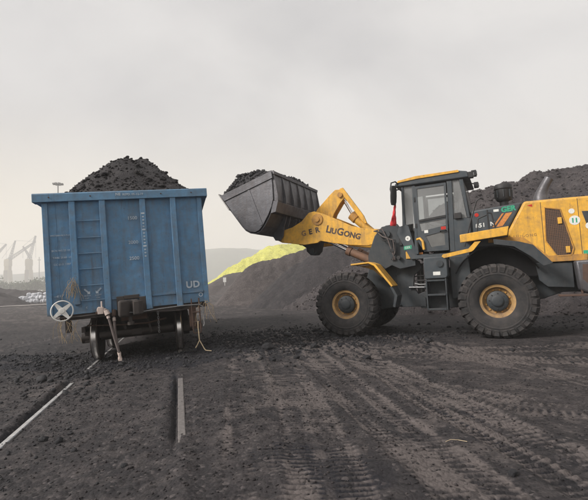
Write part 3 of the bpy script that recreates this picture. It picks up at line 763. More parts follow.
# air hoses and cocks
obj('angle_cock', MB().cyl((-.60, -.10, 1.09), (-.46, -.16, 1.05), .055, 14, .045).box(-.60, -.50, -.2, -.08, 1.0, 1.13).cyl((-.53, -.15, 1.12), (-.53, -.13, 1.24), .016, 8).cyl((-.46, -.16, 1.05), (-.42, -.18, .97), .05, 12), M['pale'], wag, .012)
obj('pipe_bracket', MB().box(-.66, -.42, -.06, .02, 1.0, 1.05).cyl((-.33, -.04, 1.05), (-.33, -.09, .93), .04, 12), M['rust'], wag, .006)
for nm, P_ in (('air_hose', [(-.43, -.18, .97), (-.40, -.20, .86), (-.36, -.22, .68), (-.32, -.24, .5), (-.28, -.26, .34), (-.255, -.27, .24)]),
               ('air_hose', [(-.33, -.09, .93), (-.32, -.14, .78), (-.31, -.2, .6), (-.285, -.24, .42), (-.262, -.25, .26)])):
    hs = obj(nm, MB().tube(P_, .023, 12), M['hose'], wag, smooth=True)
    obj('clamp', MB().cyl(P_[0], P_[1], .031, 12) if False else MB().cyl(Vector(P_[0]).lerp(Vector(P_[1]), .2), Vector(P_[0]).lerp(Vector(P_[1]), .6), .031, 12), M['pale'], hs, smooth=True)
    obj('hose_head', MB().cyl(P_[-1], (P_[-1][0] + .015, P_[-1][1] - .01, P_[-1][2] - .10), .034, 12, .022).box(P_[-1][0] - .02, P_[-1][0] + .045, P_[-1][1] - .03, P_[-1][1] + .02, P_[-1][2] - .15, P_[-1][2] - .09), M['pale'], hs, .008)
obj('chain', MB().tube([(-.24, -.27, .15), (-.22, -.27, .09), (-.19, -.27, .07)], .01, 6), M['galv'], wag)
# stencils on the end
wx, wz = (1, 0, 0), (0, 0, 1)
def stencil(txt, size, x, z, y=-.012, **k): return lettering(txt, size, M['stencil'], wag, (x, y, z), wx, wz, depth=.0015, name='stencil', **k)
stencil('1500', .095, .02, 2.81, bold=.001); stencil('2000', .095, .01, 2.32, bold=.0); stencil('2500', .095, .01, 2.00, bold=.001)
ul = stencil('UD', .185, 1.06, 1.345, bold=.007, spacing=1.08, y=-.014)
stencil('WESTERN RLY-PLOT', .042, -1.38, 2.555, spacing=.95); stencil('BCN WS 25 10', .05, -1.37, 2.26); stencil('TARE 20.60  12', .05, -1.355, 2.125); stencil('CC 61.0  1307', .05, -1.345, 1.995)
lettering('NE', .075, M['stencil'], wag, (-.16, -.105, 3.29), wx, wz, .0015, .002, 'stencil')
lettering('REPD. 05-12-19', .06, M['stencil'], wag, (.0 - .03, -.105, 3.285), wx, wz, .0015, .001, 'stencil')
for k in range(14):
    z = 2.90 - k * .066
    w = .035 if k % 5 else .065
    obj('gauge_mark', MB().box(.325 - w / 2, .325 + w / 2, -.0885, -.0865, z, z + (.022 if k % 5 else .03)), M['stencil'], wag)
def bar2(x0, z0, x1, z1, w):
    d = Vector((x1 - x0, 0, z1 - z0)).normalized(); n = Vector((-d.z, 0, d.x)) * w / 2
    a = Vector((x0, 0, z0)); b = Vector((x1, 0, z1))
    return [((a - n).x, (a - n).z), ((b - n).x, (b - n).z), ((b + n).x, (b + n).z), ((a + n).x, (a + n).z)]
for sg, cx in ((1, -.79), (-1, -.59)):
    m = MB()
    m.prism(bar2(cx - sg * .05, 1.50, cx + sg * .03, 1.42, .03), -.015, -.013)
    m.prism([(cx + sg * .05, 1.40), (cx + sg * .05, 1.46), (cx - sg * .01, 1.40)], -.0155, -.0135)
    obj('arrow_mark', m, M['stencil'], wag)
    stencil('HEAVY' if sg > 0 else 'LIGHT', .042, cx - .065, 1.355); stencil('OFF' if sg > 0 else 'ON', .042, cx - .045, 1.305)
stencil('c', .07, -.83, 1.13); stencil('~4/17', .07, -1.38, 1.385, shear=.4)
obj('ring_mark', MB().lathe([(.028, -.0165), (.042, -.0165), (.042, -.0145), (.028, -.0145)], 20, 'y', (1.34, -.0, 1.185), True), M['stencil'], wag)
# bolts on end rail and small lugs
for k, x in enumerate((-.62, -1.35, 1.3, .7)):
    obj('bolt', MB().cyl((x, -.098, 3.30), (x, -.112, 3.30), .014, 6), M['rust'], wag)

# the load: coal heaped above the rails
xs = np.linspace(-1.44, 1.44, 84); ys = np.linspace(.10, WL - .05, 200)
X, Y = np.meshgrid(xs, ys, indexing='ij')
Hc = np.full(X.shape, 3.10)
for (cx, cy, ch) in ((-.16, 2.35, 4.74), (.20, 2.45, 4.72), (-.50, 2.5, 4.48), (-.1, 4.6, 4.45), (.1, 6.4, 4.4), (0, 8.2, 4.3), (.50, 2.3, 4.34), (-.90, 2.0, 4.0), (.1, .9, 3.75), (-.6, .8, 3.5), (.7, .8, 3.5)):
    Hc = np.maximum(Hc, ch - .86 * (np.sqrt((X - cx) ** 2 + (.85 * (Y - cy)) ** 2 + .12) - .34))
Hc = np.minimum(Hc, 3.25 + 1.25 * (1.55 - np.abs(X)) + 0.0) 
Hc = np.maximum(Hc, 3.30)
Hc += .07 * fbm(X * 2.5, Y * 2.5, 4, 707) + .05 * np.abs(fbm(X * 8, Y * 8, 3, 717))
i = np.arange(X.size).reshape(X.shape)
q = np.stack([i[:-1, :-1], i[1:, :-1], i[1:, 1:], i[:-1, 1:]], -1).reshape(-1, 4)
ld = bpy.data.objects.new('coal_load', mesh_np('coal_load', np.stack([X, Y, Hc], -1).reshape(-1, 3), q, M['coal_brown'])); C.objects.link(ld)
ld.location = wag.location; ld.rotation_euler = wag.rotation_euler
tag(ld, 'peaked mound of dark coal heaped above the top rail of the blue wagon', 'coal load')
P = on_grid(X, Y, Hc, 4200, 15, 3.16); sz = np.clip(np.random.default_rng(2).lognormal(-3.9, .55, len(P)), .010, .09); P[:, 2] += sz * .25
o = bpy.data.objects.new('loose_lumps', lumps_mesh('loose_lumps', P, sz, M['coal_brown'], 3)); C.objects.link(o); o.parent = ld; o['kind'] = 'stuff'

# dry straw caught on the wagon
def straw(name, label, origin, n, spread, drop, seed, mat=None, r=.0035, up=.15):
    rd = random.Random(seed); m = MB()
    for k in range(n):
        p = Vector((rd.gauss(0, spread[0]), rd.gauss(0, spread[1]), rd.uniform(-.02, up)))
        pts = [p.copy()]; v = Vector((rd.uniform(-1, 1) * .08, rd.uniform(-.04, .01), rd.uniform(-.01, .06)))
        for s_ in range(7):
            v = v * .55 + Vector((rd.gauss(0, .022), rd.gauss(0, .008), -.03 - rd.random() * .02))
            p = p + v * drop * .75; pts.append(p.copy())
        m.tube(pts, r, 4)
    o = obj(name, m, mat or M['straw']); o.location = origin; tag(o, label, 'dry straw'); return o
def wpt(x, y, z):
    X_ = np.array([math.cos(TRK_YAW) * math.cos(CANT), math.sin(TRK_YAW) * math.cos(CANT), math.sin(CANT)])
    Z_ = np.array([-math.sin(CANT) * math.cos(TRK_YAW), -math.sin(CANT) * math.sin(TRK_YAW), math.cos(CANT)])
    Y_ = np.array([-math.sin(TRK_YAW), math.cos(TRK_YAW), 0])
    return tuple(np.array([TRK_O[0], TRK_O[1], 0]) + X_ * x + Y_ * y + Z_ * z)
straw('dry_straw', 'tangle of dry straw caught on the post above the white handwheel', wpt(-1.0, -.12, 1.60), 22, (.04, .02), .85, 3)
straw('dry_straw', 'dry straw and roots hanging below the white handwheel', wpt(-1.20, -.10, .93), 14, (.10, .04), 1.05, 5, up=.05)
straw('dry_straw', 'wisps of dry straw hanging from the right bottom corner of the wagon', wpt(1.45, -.1, 1.02), 10, (.06, .03), 1.1, 8, up=.05)
rp = obj('frayed_rope', MB().tube([(0, 0, 0), (.0, -.01, -.12), (.01, -.01, -.24), (.02, -.01, -.38), (-.02, -.02, -.47), (-.06, -.02, -.53)], .011, 6).tube([(.02, -.01, -.38), (.07, -.03, -.46), (.12, -.04, -.55), (.15, -.06, -.58), (.27, -.08, -.595)], .009, 6), M['rope'])
rp.location = wpt(1.24, -.12, .66); tag(rp, 'frayed pale rope dangling to the ground under the right corner of the wagon', 'rope')

# ---------------------------------------------------------------- the wheel loader
wld = thing('wheel_loader', 'yellow and grey wheel loader with its raised bucket full of coal', 'wheel loader', (LO[0], LO[1], 0), LH)
Yw, Yd, Dk, Cg, Bk = M['yellow'], M['yellow_dirty'], M['dark'], M['cabgrey'], M['black']
# wheels
R_T = .809; HW = .30
tp = [(.345, -.20), (.40, -.262), (.50, -.292), (.62, -.300), (.70, -.288), (.745, -.262), (.768, -.20), (.775, 0), (.768, .20), (.745, .262), (.70, .288), (.62, .300), (.50, .292), (.40, .262), (.345, .20)]
tyre = MB().lathe(tp, 96, 'y', closed=True)
NL = 27
for side in (-1, 1):
    for k in range(NL):
        t0 = 2 * PI * (k + (0.5 if side > 0 else 0)) / NL; hwid = PI / NL * .60
        skew = .09
        secs = [(.015, R_T - .002, .74, 0), (.17, R_T, .74, skew * .6), (.262, R_T - .018, .71, skew), (.312, .735, .64, skew * 1.15), (.304, .665, .62, skew * 1.2)]
        vs = []
        for (yy, ro_, ri_, sk) in secs:
            for dt_ in (-hwid, hwid):
                tt = t0 + sk + dt_ * (.92 if yy < .05 else 1.0)
                for rr2 in (ri_, ro_): vs.append((rr2 * math.cos(tt), side * yy, rr2 * math.sin(tt)))
        fs = []
        for s_ in range(4):
            a = s_ * 4; b = a + 4
            fs += [(a, a + 1, b + 1, b), (a + 2, b + 2, b + 3, a + 3), (a + 1, a + 3, b + 3, b + 1), (a, b, b + 2, a + 2)]
        fs += [(0, 2, 3, 1), (16, 17, 19, 18)]
        tyre.add(vs, fs)
# raised ring on the sidewall
for s in (-1, 1): tyre.lathe([(.56, s * .296), (.575, s * .306), (.59, s * .306), (.605, s * .298)], 72, 'y', closed=True)
tyre_me = tyre.mesh('tyre', M['rubber'], True)
def rim_mesh():
    s = 1
    return MB().lathe([(.345, .205), (.372, .225), (.378, .215), (.372, .195), (.345, .18), (.33, -.2), (.30, -.2), (.30, .10), (.285, .06), (.20, .045), (.20, .075), (.27, .10), (.292, .16), (.305, .20)], 64, 'y', closed=True).mesh('rim', M['rimpaint'], True)
rim_me = rim_mesh()
hub_me = MB().lathe([(0, .235), (.09, .235), (.115, .225), (.135, .20), (.19, .19), (.215, .17), (.222, .09), (.222, -.15), (0, -.15)], 40, 'y').mesh('hub', Dk, True)
bolt_me = MB().cyl((0, .07, 0), (0, .112, 0), .020, 6).mesh('bolt', Yd)
hole_me = MB().cyl((0, .195, 0), (0, .205, 0), .014, 6).mesh('bolt', Bk)
def mwheel(u, v, spin, near):
    w = bpy.data.objects.new('wheel', None); C.objects.link(w); w.parent = wld; w.empty_display_size = .2
    w.location = (u, v, R_T - .012); w.rotation_euler = (0, spin, 0 if near else PI)
    obj('tyre', tyre_me, M['rubber'], w); obj('rim', rim_me, Yd, w); obj('hub', hub_me, Dk, w)
    if near:
        for k in range(12):
            t = 2 * PI * k / 12
            b = obj('bolt', bolt_me, Yd, w); b.location = (.247 * math.cos(t), 0, .247 * math.sin(t))
        for k in range(8):
            t = 2 * PI * (k + .5) / 8
            b = obj('bolt', hole_me, Bk, w); b.location = (.165 * math.cos(t), 0, .165 * math.sin(t))
mwheel(0, 1.07, .3, True); mwheel(3.45, 1.07, 1.1, True); mwheel(0, -1.07, .7, False); mwheel(3.45, -1.07, .2, False)
for u in (0, 3.45):
    obj('axle_housing', MB().lathe([(.16, -.9), (.18, -.5), (.30, -.18), (.33, 0), (.30, .18), (.18, .5), (.16, .9)], 24, 'y', (u, 0, .80)), Dk, wld, smooth=True)
# rear frame
obj('rear_frame', MB().prism([(1.75, .62), (1.85, .95), (1.6, 1.05), (1.35, 1.35), (1.3, 1.60), (-1.2, 1.60), (-1.6, 1.52), (-3.0, 1.50), (-3.0, .95), (-1.3, .92), (-.9, .78), (1.0, .62)], -.48, .48), Dk, wld, .015)
# articulation: C-shaped plates
obj('hinge_plate', MB().prism([(2.02, 1.95), (1.72, 1.80), (1.66, 1.62), (1.86, 1.45), (1.90, 1.2), (1.80, .98), (1.62, .88), (1.62, .66), (2.2, .66), (2.35, .9), (2.3, 1.7)], .42, .50), Dk, wld, .01)
obj('hinge_plate', MB().prism([(1.62, .66), (1.62, .76), (2.4, .82), (2.4, .66)], -.45, .418), Dk, wld, .01)
obj('hinge_pin', MB().cyl((1.80, 0, .72), (1.80, 0, 1.75), .09, 16), M['worn'], wld)
obj('steering_cylinder', MB().cyl((1.15, .58, 1.12), (1.62, .56, 1.14), .05, 14), Dk, wld, smooth=True)
obj('steering_rod', MB().cyl((1.62, .56, 1.14), (2.0, .55, 1.15), .026, 12), M['chrome'], wld, smooth=True)
for k, (z, sag) in enumerate(((1.34, -.03), (1.27, -.06), (1.40, .03))):
    obj('hydraulic_hose', MB().tube([(1.25, .45, z), (1.5, .5, z + sag), (1.75, .48, z + sag), (2.0, .44, z)], .018, 8), M['galv'] if k == 1 else Bk, wld, smooth=True)
# front frame
ff = [(2.72, 2.55), (2.52, 2.78), (2.22, 2.80), (2.05, 2.55), (1.98, 2.15), (2.02, 1.5), (2.2, .70), (2.9, .58), (3.9, .62), (4.0, .95), (3.7, 1.15), (3.1, 1.45), (2.95, 1.9)]
for s in (-1, 1):
    obj('front_frame', MB().prism(ff, s * .44 - .04, s * .44 + .04), Dk, wld, .012)
obj('frame_crossbox', MB().box(2.25, 3.8, -.398, .398, .66, 1.10).box(2.1, 2.5, -.398, .398, 1.6, 2.3), Dk, wld, .012)
# outer tower plate that the arm pivots on
obj('tower_plate', MB().prism([(2.75, 2.5), (2.55, 2.72), (2.25, 2.76), (1.95, 2.5), (1.78, 2.2), (1.76, 1.68), (2.15, 1.62), (2.35, 1.72), (2.6, 1.60), (2.95, 1.78), (2.95, 2.0)], .70, .76), Dk, wld, .012)
obj('pivot_pin', MB().cyl((2.42, .50, 2.52), (2.42, .82, 2.52), .085, 16), Dk, wld, smooth=True)
obj('valve_block', MB().box(2.02, 2.22, .5, .70, 1.95, 2.62).box(2.05, 2.12, .70, .80, 2.2, 2.68).cyl((2.3, .8, 2.1), (2.3, .86, 2.1), .06, 10).cyl((2.15, .8, 1.9), (2.15, .86, 1.9), .05, 10), Bk, wld, .008)
for k in range(4):
    obj('hydraulic_hose', MB().tube([(2.75 - .03 * k, .80, 2.62), (2.52, .86, 2.66 - .1 * k), (2.38 - .06 * k, .86, 2.35), (2.3 - .03 * k, .84, 2.05), (2.25 + .03 * k, .80, 1.86)], .016, 8), Bk if k % 2 else M['hose'], wld, smooth=True)
obj('side_marker', MB().box(1.86, 1.98, .765, .785, 1.86, 2.04), Yw, wld, .004, label='small square yellow plate on the frame')
obj('side_marker', MB().box(1.58, 1.70, .70, .73, 1.95, 2.0), M['orange'], wld, .004, label='small orange reflector on the frame')
obj('pipe_guard', MB().tube([(1.68, .8, 2.32), (1.60, .86, 2.33), (1.54, .88, 2.26), (1.52, .88, 2.05)], .03, 8), Yw, wld, smooth=True)
# front fenders
for s in (1, -1):
    y0, y1 = (.80, 1.34) if s > 0 else (-1.34, -.80)
    sk = lambda P, t: MB().prism(P, y0, y1)
    obj('front_fender', MB().prism([(3.24, 1.76), (3.24, 1.80), (2.78, 1.825), (2.62, 1.76), (2.22, 1.22), (2.26, 1.19), (2.66, 1.72), (2.79, 1.785)], y0, y1).prism([(3.20, 1.74), (2.80, 1.775), (2.66, 1.70), (2.45, 1.43), (2.60, 1.43), (2.8, 1.62), (3.0, 1.70)], y0 + .01, y0 + .05), Yw, wld, .008)
    obj('fender_flap', MB().prism([(2.24, 1.20), (2.13, .98), (2.2, .70), (2.26, .72), (2.2, .98), (2.3, 1.19)], y0 + .02, y1 - .02), Dk, wld, .008)
# lift arms
arm = [(5.72, 2.78), (5.66, 2.66), (5.50, 2.57), (4.80, 2.45), (4.40, 2.47), (4.30, 2.52), (4.0, 2.44), (3.5, 2.34), (3.0, 2.28), (2.55, 2.33), (2.36, 2.42), (2.34, 2.56), (2.45, 2.66), (3.05, 2.74), (3.40, 2.85), (3.62, 2.97), (3.9, 3.12), (4.2, 3.27), (4.45, 3.36), (4.62, 3.34), (4.85, 3.12), (5.15, 2.98), (5.55, 2.90), (5.68, 2.86)]
for s in (1, -1):
    obj('lift_arm', MB().prism(arm, s * .60 - .045, s * .60 + .045), Yw, wld, .012)
obj('arm_cross_tube', MB().cyl((4.30, -.56, 3.05), (4.30, .56, 3.05), .16, 20), Yw, wld, smooth=True)
for s in (1, -1):
    obj('pivot_boss', MB().lathe([(0, s * .70), (.07, s * .70), (.075, s * .675), (.16, s * .67), (.165, s * .645)], 24, 'y', (4.36, 0, 3.12)), Yd, wld, smooth=True)
    obj('bucket_pin', MB().cyl((5.58, s * .50, 2.74), (5.58, s * .72, 2.74), .075, 14), Dk, wld, smooth=True)
# bellcrank with its dark lower end
for s in (-.12, .12):
    obj('bellcrank', MB().prism([(3.80, 3.98), (3.70, 3.90), (3.68, 3.76), (3.85, 3.58), (4.05, 3.30), (4.18, 2.95), (4.45, 2.72), (4.75, 2.85), (4.80, 3.15), (4.55, 3.50), (4.15, 3.86), (3.98, 3.99)], s - .035, s + .035), Yw, wld, .01)
obj('crank_lower_end', MB().prism([(4.45, 2.75), (4.58, 2.28), (4.68, 2.18), (4.84, 2.18), (4.96, 2.30), (4.98, 2.62), (4.78, 2.86)], -.15, .15).cyl((4.78, -.2, 2.3), (4.78, .2, 2.3), .09, 14), Dk, wld, .012)
obj('crank_pin', MB().cyl((3.83, -.2, 3.82), (3.83, .2, 3.82), .075, 16), Yd, wld, smooth=True)
obj('bucket_link', MB().prism([(4.74, 2.22), (4.74, 2.38), (5.50, 2.98), (5.60, 2.90), (5.56, 2.80)], -.06, .06), Dk, wld, .01)
# tilt cylinder
obj('tilt_rod', MB().cyl((3.83, 0, 3.80), (3.48, 0, 3.12), .042, 16), M['chrome'], wld, smooth=True)
tb = obj('tilt_cylinder', MB().cyl((3.52, 0, 3.18), (2.62, 0, 2.30), .115, 20), Yw, wld, smooth=True)
obj('cylinder_cap', MB().cyl((3.57, 0, 3.24), (3.44, 0, 3.10), .14, 20), Yd, tb, smooth=True)
obj('rod_guard', MB().prism([(3.84, 4.0), (3.74, 4.02), (3.18, 3.16), (3.10, 2.94), (3.16, 2.93), (3.28, 3.08), (3.80, 3.88)], .10, .17), Yw, wld, .008)
# lift cylinders
for s in (1, -1):
    a = Vector((4.20, s * .46, 2.54)); b = Vector((3.58, s * .46, 2.20)); c = Vector((2.78, s * .46, 1.80))
    obj('lift_rod', MB().cyl(a, b, .042, 16), M['chrome'], wld, smooth=True)
    lc = obj('lift_cylinder', MB().cyl(b, c, .105, 20), M['barrel'], wld, smooth=True)
    obj('cylinder_cap', MB().cyl(b + (b - c).normalized() * .03, b - (b - c).normalized() * .09, .125, 20), M['barrel'], lc, smooth=True)
    obj('rod_eye', MB().cyl(a + Vector((0, -.07, 0)), a + Vector((0, .07, 0)), .085, 16), Dk, wld, smooth=True)
# bucket
BW = 1.50
prof = [(6.97, 3.98), (6.62, 3.50), (6.27, 3.04), (6.16, 2.92), (6.02, 2.84), (5.86, 2.81), (5.72, 2.86), (5.58, 3.0), (5.42, 3.24), (5.30, 3.46), (5.235, 3.68), (5.24, 4.10), (5.27, 4.44)]
bc = bpy.data.objects.new('bucket', None); C.objects.link(bc); bc.parent = wld; bc.empty_display_size = .2
def shell(prof, t, y0, y1):
    n = len(prof); inner = []
    for i, p in enumerate(prof):
        a = Vector(prof[max(i - 1, 0)]); b = Vector(prof[min(i + 1, n - 1)]); d = (b - a).normalized()
        inner.append((p[0] + d.y * t, p[1] - d.x * t))
    poly = list(prof) + inner[::-1]
    m = MB(); N_ = len(poly)
    vs = [(x, y0, z) for x, z in poly] + [(x, y1, z) for x, z in poly]
    fs = [(i, (i + 1) % N_, N_ + (i + 1) % N_, N_ + i) for i in range(N_)]
    for o_ in (0, N_):
        for i in range(n - 1): fs.append((o_ + i, o_ + i + 1, o_ + N_ - 2 - i, o_ + N_ - 1 - i))
    m.add(vs, fs); return m
obj('bucket_shell', shell(prof, -.025, -BW + .02, BW - .02), M['bucket'], bc)
endp = [(6.94, 3.965), (6.62, 3.52), (6.27, 3.06), (6.16, 2.94), (6.02, 2.862), (5.86, 2.832), (5.73, 2.88), (5.60, 3.01), (5.44, 3.25), (5.32, 3.47), (5.255, 3.68), (5.26, 4.10), (5.30, 4.42)]
for s in (1, -1):
    obj('end_plate', MB().prism(endp, s * BW - .018, s * BW + .018), M['bucket'], bc, .005)
    a = Vector((6.97, 3.98)); b = Vector((5.27, 4.45)); d = (b - a).normalized(); n_ = Vector((d.y, -d.x))
    if n_.y > 0: n_ = -n_
    q1 = a + n_ * .0; q2 = b; q3 = b + n_ * .20 + d * -.02; q4 = a + n_ * .20 + d * .10
    obj('edge_plate', MB().prism([tuple(q1), tuple(q2), tuple(q3), tuple(q4)], s * (BW + .020), s * (BW + .042)), M['worn'] if False else M['bucket'], bc, .005)
    # seam strap running from the rim down to the heel
    obj('wear_strap', MB().prism([(6.05, 4.02), (5.98, 4.03), (5.60, 3.02), (5.68, 2.99)], s * (BW + .0185), s * (BW + .030)), M['bucket'], bc, .004)
obj('cutting_edge', MB().prism([(7.02, 4.05), (6.66, 3.555), (6.69, 3.535), (7.04, 4.035)], -BW - .03, BW + .03), M['worn'], bc, .004)
obj('back_beam', MB().prism([(5.28, 3.64), (5.12, 3.60), (5.20, 3.32), (5.36, 3.30)], -BW + .0, BW - .0), M['bucket'], bc, .008)
for k in range(7):
    y = -BW + .03 + k * (2 * BW - .06) / 6
    obj('rib', MB().prism([(5.28, 4.42), (5.22, 4.40), (5.12, 3.75), (5.13, 3.60), (5.25, 3.64)], y - .014, y + .014), M['bucket'], bc, .003)
obj('spill_rail', MB().prism([(5.30, 4.48), (5.19, 4.44), (5.20, 4.36), (5.27, 4.36)], -BW, BW), M['bucket'], bc, .006)
for y in (-.72, -.48, .48, .72):
    obj('hinge_bracket', MB().prism([(5.22, 3.40), (5.34, 3.32), (5.50, 3.12), (5.66, 2.92), (5.76, 2.80), (5.66, 2.64), (5.50, 2.62), (5.40, 2.74), (5.36, 3.0)], y - .02, y + .02), M['bucket'], bc, .005)
obj('hinge_bracket', MB().prism([(5.30, 3.40), (5.42, 3.22), (5.60, 2.98), (5.50, 2.84), (5.34, 3.0), (5.24, 3.25)], -.12, -.08).prism([(5.30, 3.40), (5.42, 3.22), (5.60, 2.98), (5.50, 2.84), (5.34, 3.0), (5.24, 3.25)], .08, .12), M['bucket'], bc, .005)
# coal in the bucket
s_ = np.linspace(0, 1, 60); t_ = np.sin(np.linspace(-PI / 2, PI / 2, 110))
S, T = np.meshgrid(s_, t_, indexing='ij')
a = np.array([6.93, 3.95]); b = np.array([5.29, 4.40])
bul = (np.clip(4 * S * (1 - S), 0, 1) ** .6) * (1 - .22 * np.abs(T) ** 3) * (.62 + .08 * fbm(T * 2.2 + 5, S * 2, 3, 800)) * (1 - .50 * S) * np.clip(1.02 - np.abs(T) ** 14, 0, 1)
nx_, nz_ = .265, .965
hump = .20 * np.exp(-((T + .45) / .35) ** 2) * S * 1.0
U = a[0] + (b[0] - a[0]) * S + nx_ * (bul)
Zb = a[1] + (b[1] - a[1]) * S + nz_ * (bul) + hump * np.clip(4 * S * (1 - S) + .35 * (S > .5), 0, 1) - .05 * ((S < .02) | (S > .98)) + .035 * fbm(S * 9, T * 14, 3, 801)
i = np.arange(S.size).reshape(S.shape)
q = np.stack([i[:-1, :-1], i[1:, :-1], i[1:, 1:], i[:-1, 1:]], -1).reshape(-1, 4)
Vb = np.stack([U, T * (BW - .03), Zb], -1).reshape(-1, 3)
bl = bpy.data.objects.new('coal_load', mesh_np('bucket_coal', Vb, q[:, ::-1], M['coal'])); C.objects.link(bl)
bl.location = wld.location; bl.rotation_euler = wld.rotation_euler
tag(bl, 'heap of coal filling the raised bucket of the loader', 'coal load')
g = np.random.default_rng(31); k = g.integers(0, len(Vb), 1900); P = Vb[k].copy(); sz = np.clip(g.lognormal(-3.6, .5, len(P)), .01, .09); P[:, 2] += sz * .3
o = bpy.data.objects.new('loose_lumps', lumps_mesh('loose_lumps', P, sz, M['coal'], 33)); C.objects.link(o); o.parent = bl; o['kind'] = 'stuff'

# cab -----------------------------------------------------------------
CY = .78
def both(name, poly, t, mat, bevel=.006, y=CY, parent=None):
    r = []
    for s in (1, -1):
        r.append(obj(name, MB().prism(poly, s * y - t / 2, s * y + t / 2), mat, parent or wld, bevel))
    return r
# lower body: sloping cowl ahead of the door, sill, rear panel
both('cab_side_panel', [(2.10, 2.66), (1.93, 2.72), (1.86, 2.66), (1.72, 2.00), (1.70, 1.93), (.52, 1.93), (.52, 1.84), (1.86, 1.84), (1.98, 2.10), (2.16, 2.50)], .07, Cg)
both('cab_rear_panel', [(.83, 1.93), (.83, 2.72), (.60, 2.72), (.44, 2.72), (.47, 1.93)], .07, Cg)
obj('cab_floor', MB().box(.50, 1.80, -.744, .744, 1.86, 1.95), Dk, wld, .005)
obj('cab_front_panel', MB().prism([(2.13, 2.64), (2.07, 2.66), (1.82, 1.96), (1.90, 1.95)], -.744, .744), Cg, wld, .006)
obj('cab_rear_wall', MB().prism([(.50, 1.96), (.44, 1.96), (.41, 2.78), (.47, 2.78)], -.744, .744), Cg, wld, .005)
for s in (1, -1):
    y = s * CY
    obj('cab_pillar', MB().prism([(1.76, 1.95), (1.66, 1.95), (1.64, 3.66), (1.72, 3.66), (1.72, 2.7)], y - .04, y + .04), Cg, wld, .012)
    obj('cab_pillar', MB().prism([(.94, 1.95), (.82, 1.95), (.78, 3.66), (.90, 3.66)], y - .04, y + .04), Cg, wld, .012)
    obj('cab_pillar', MB().prism([(.50, 2.724), (.44, 2.724), (.53, 3.66), (.62, 3.66)], y - .04, y + .04), Cg, wld, .012)
    obj('cab_pillar', MB().prism([(2.00, 2.67), (1.94, 2.69), (1.93, 3.66), (1.985, 3.66)], y - .04, y + .04), Cg, wld, .012)
# roof
rf = obj('roof', MB().prism([(2.12, 3.665), (2.14, 3.74), (2.05, 3.80), (1.6, 3.86), (.6, 3.86), (.42, 3.82), (.38, 3.665)], -.86, .86), Cg, wld, .03)
for s in (1, -1):
    obj('roof_trim', MB().prism([(2.06, 3.765), (2.04, 3.815), (1.6, 3.872), (.62, 3.872), (.60, 3.815), (1.55, 3.80), (1.7, 3.79)], s * .872 - .010, s * .872 + .010), Yw, rf, .004)
# glazing
both('side_window', [(1.93, 3.655), (1.725, 3.655), (1.73, 2.72), (1.935, 2.70)], .008, M['glass'], 0)
both('side_window', [(.775, 3.655), (.625, 3.655), (.51, 2.73), (.815, 2.73)], .008, M['glass'], 0)
obj('windshield', MB().prism([(1.985, 3.65), (1.975, 3.65), (2.02, 2.665), (2.03, 2.665)], -.735, .735), M['glass'], wld)
obj('rear_window', MB().prism([(.545, 3.65), (.535, 3.65), (.43, 2.79), (.44, 2.79)], -.70, .70), M['glass_dusty'], wld)
obj('window_surround', MB().prism([(.56, 3.655), (.53, 3.655), (.43, 2.79), (.46, 2.79)], .70, .74).prism([(.56, 3.655), (.53, 3.655), (.43, 2.79), (.46, 2.79)], -.74, -.70), Bk, wld, .003)
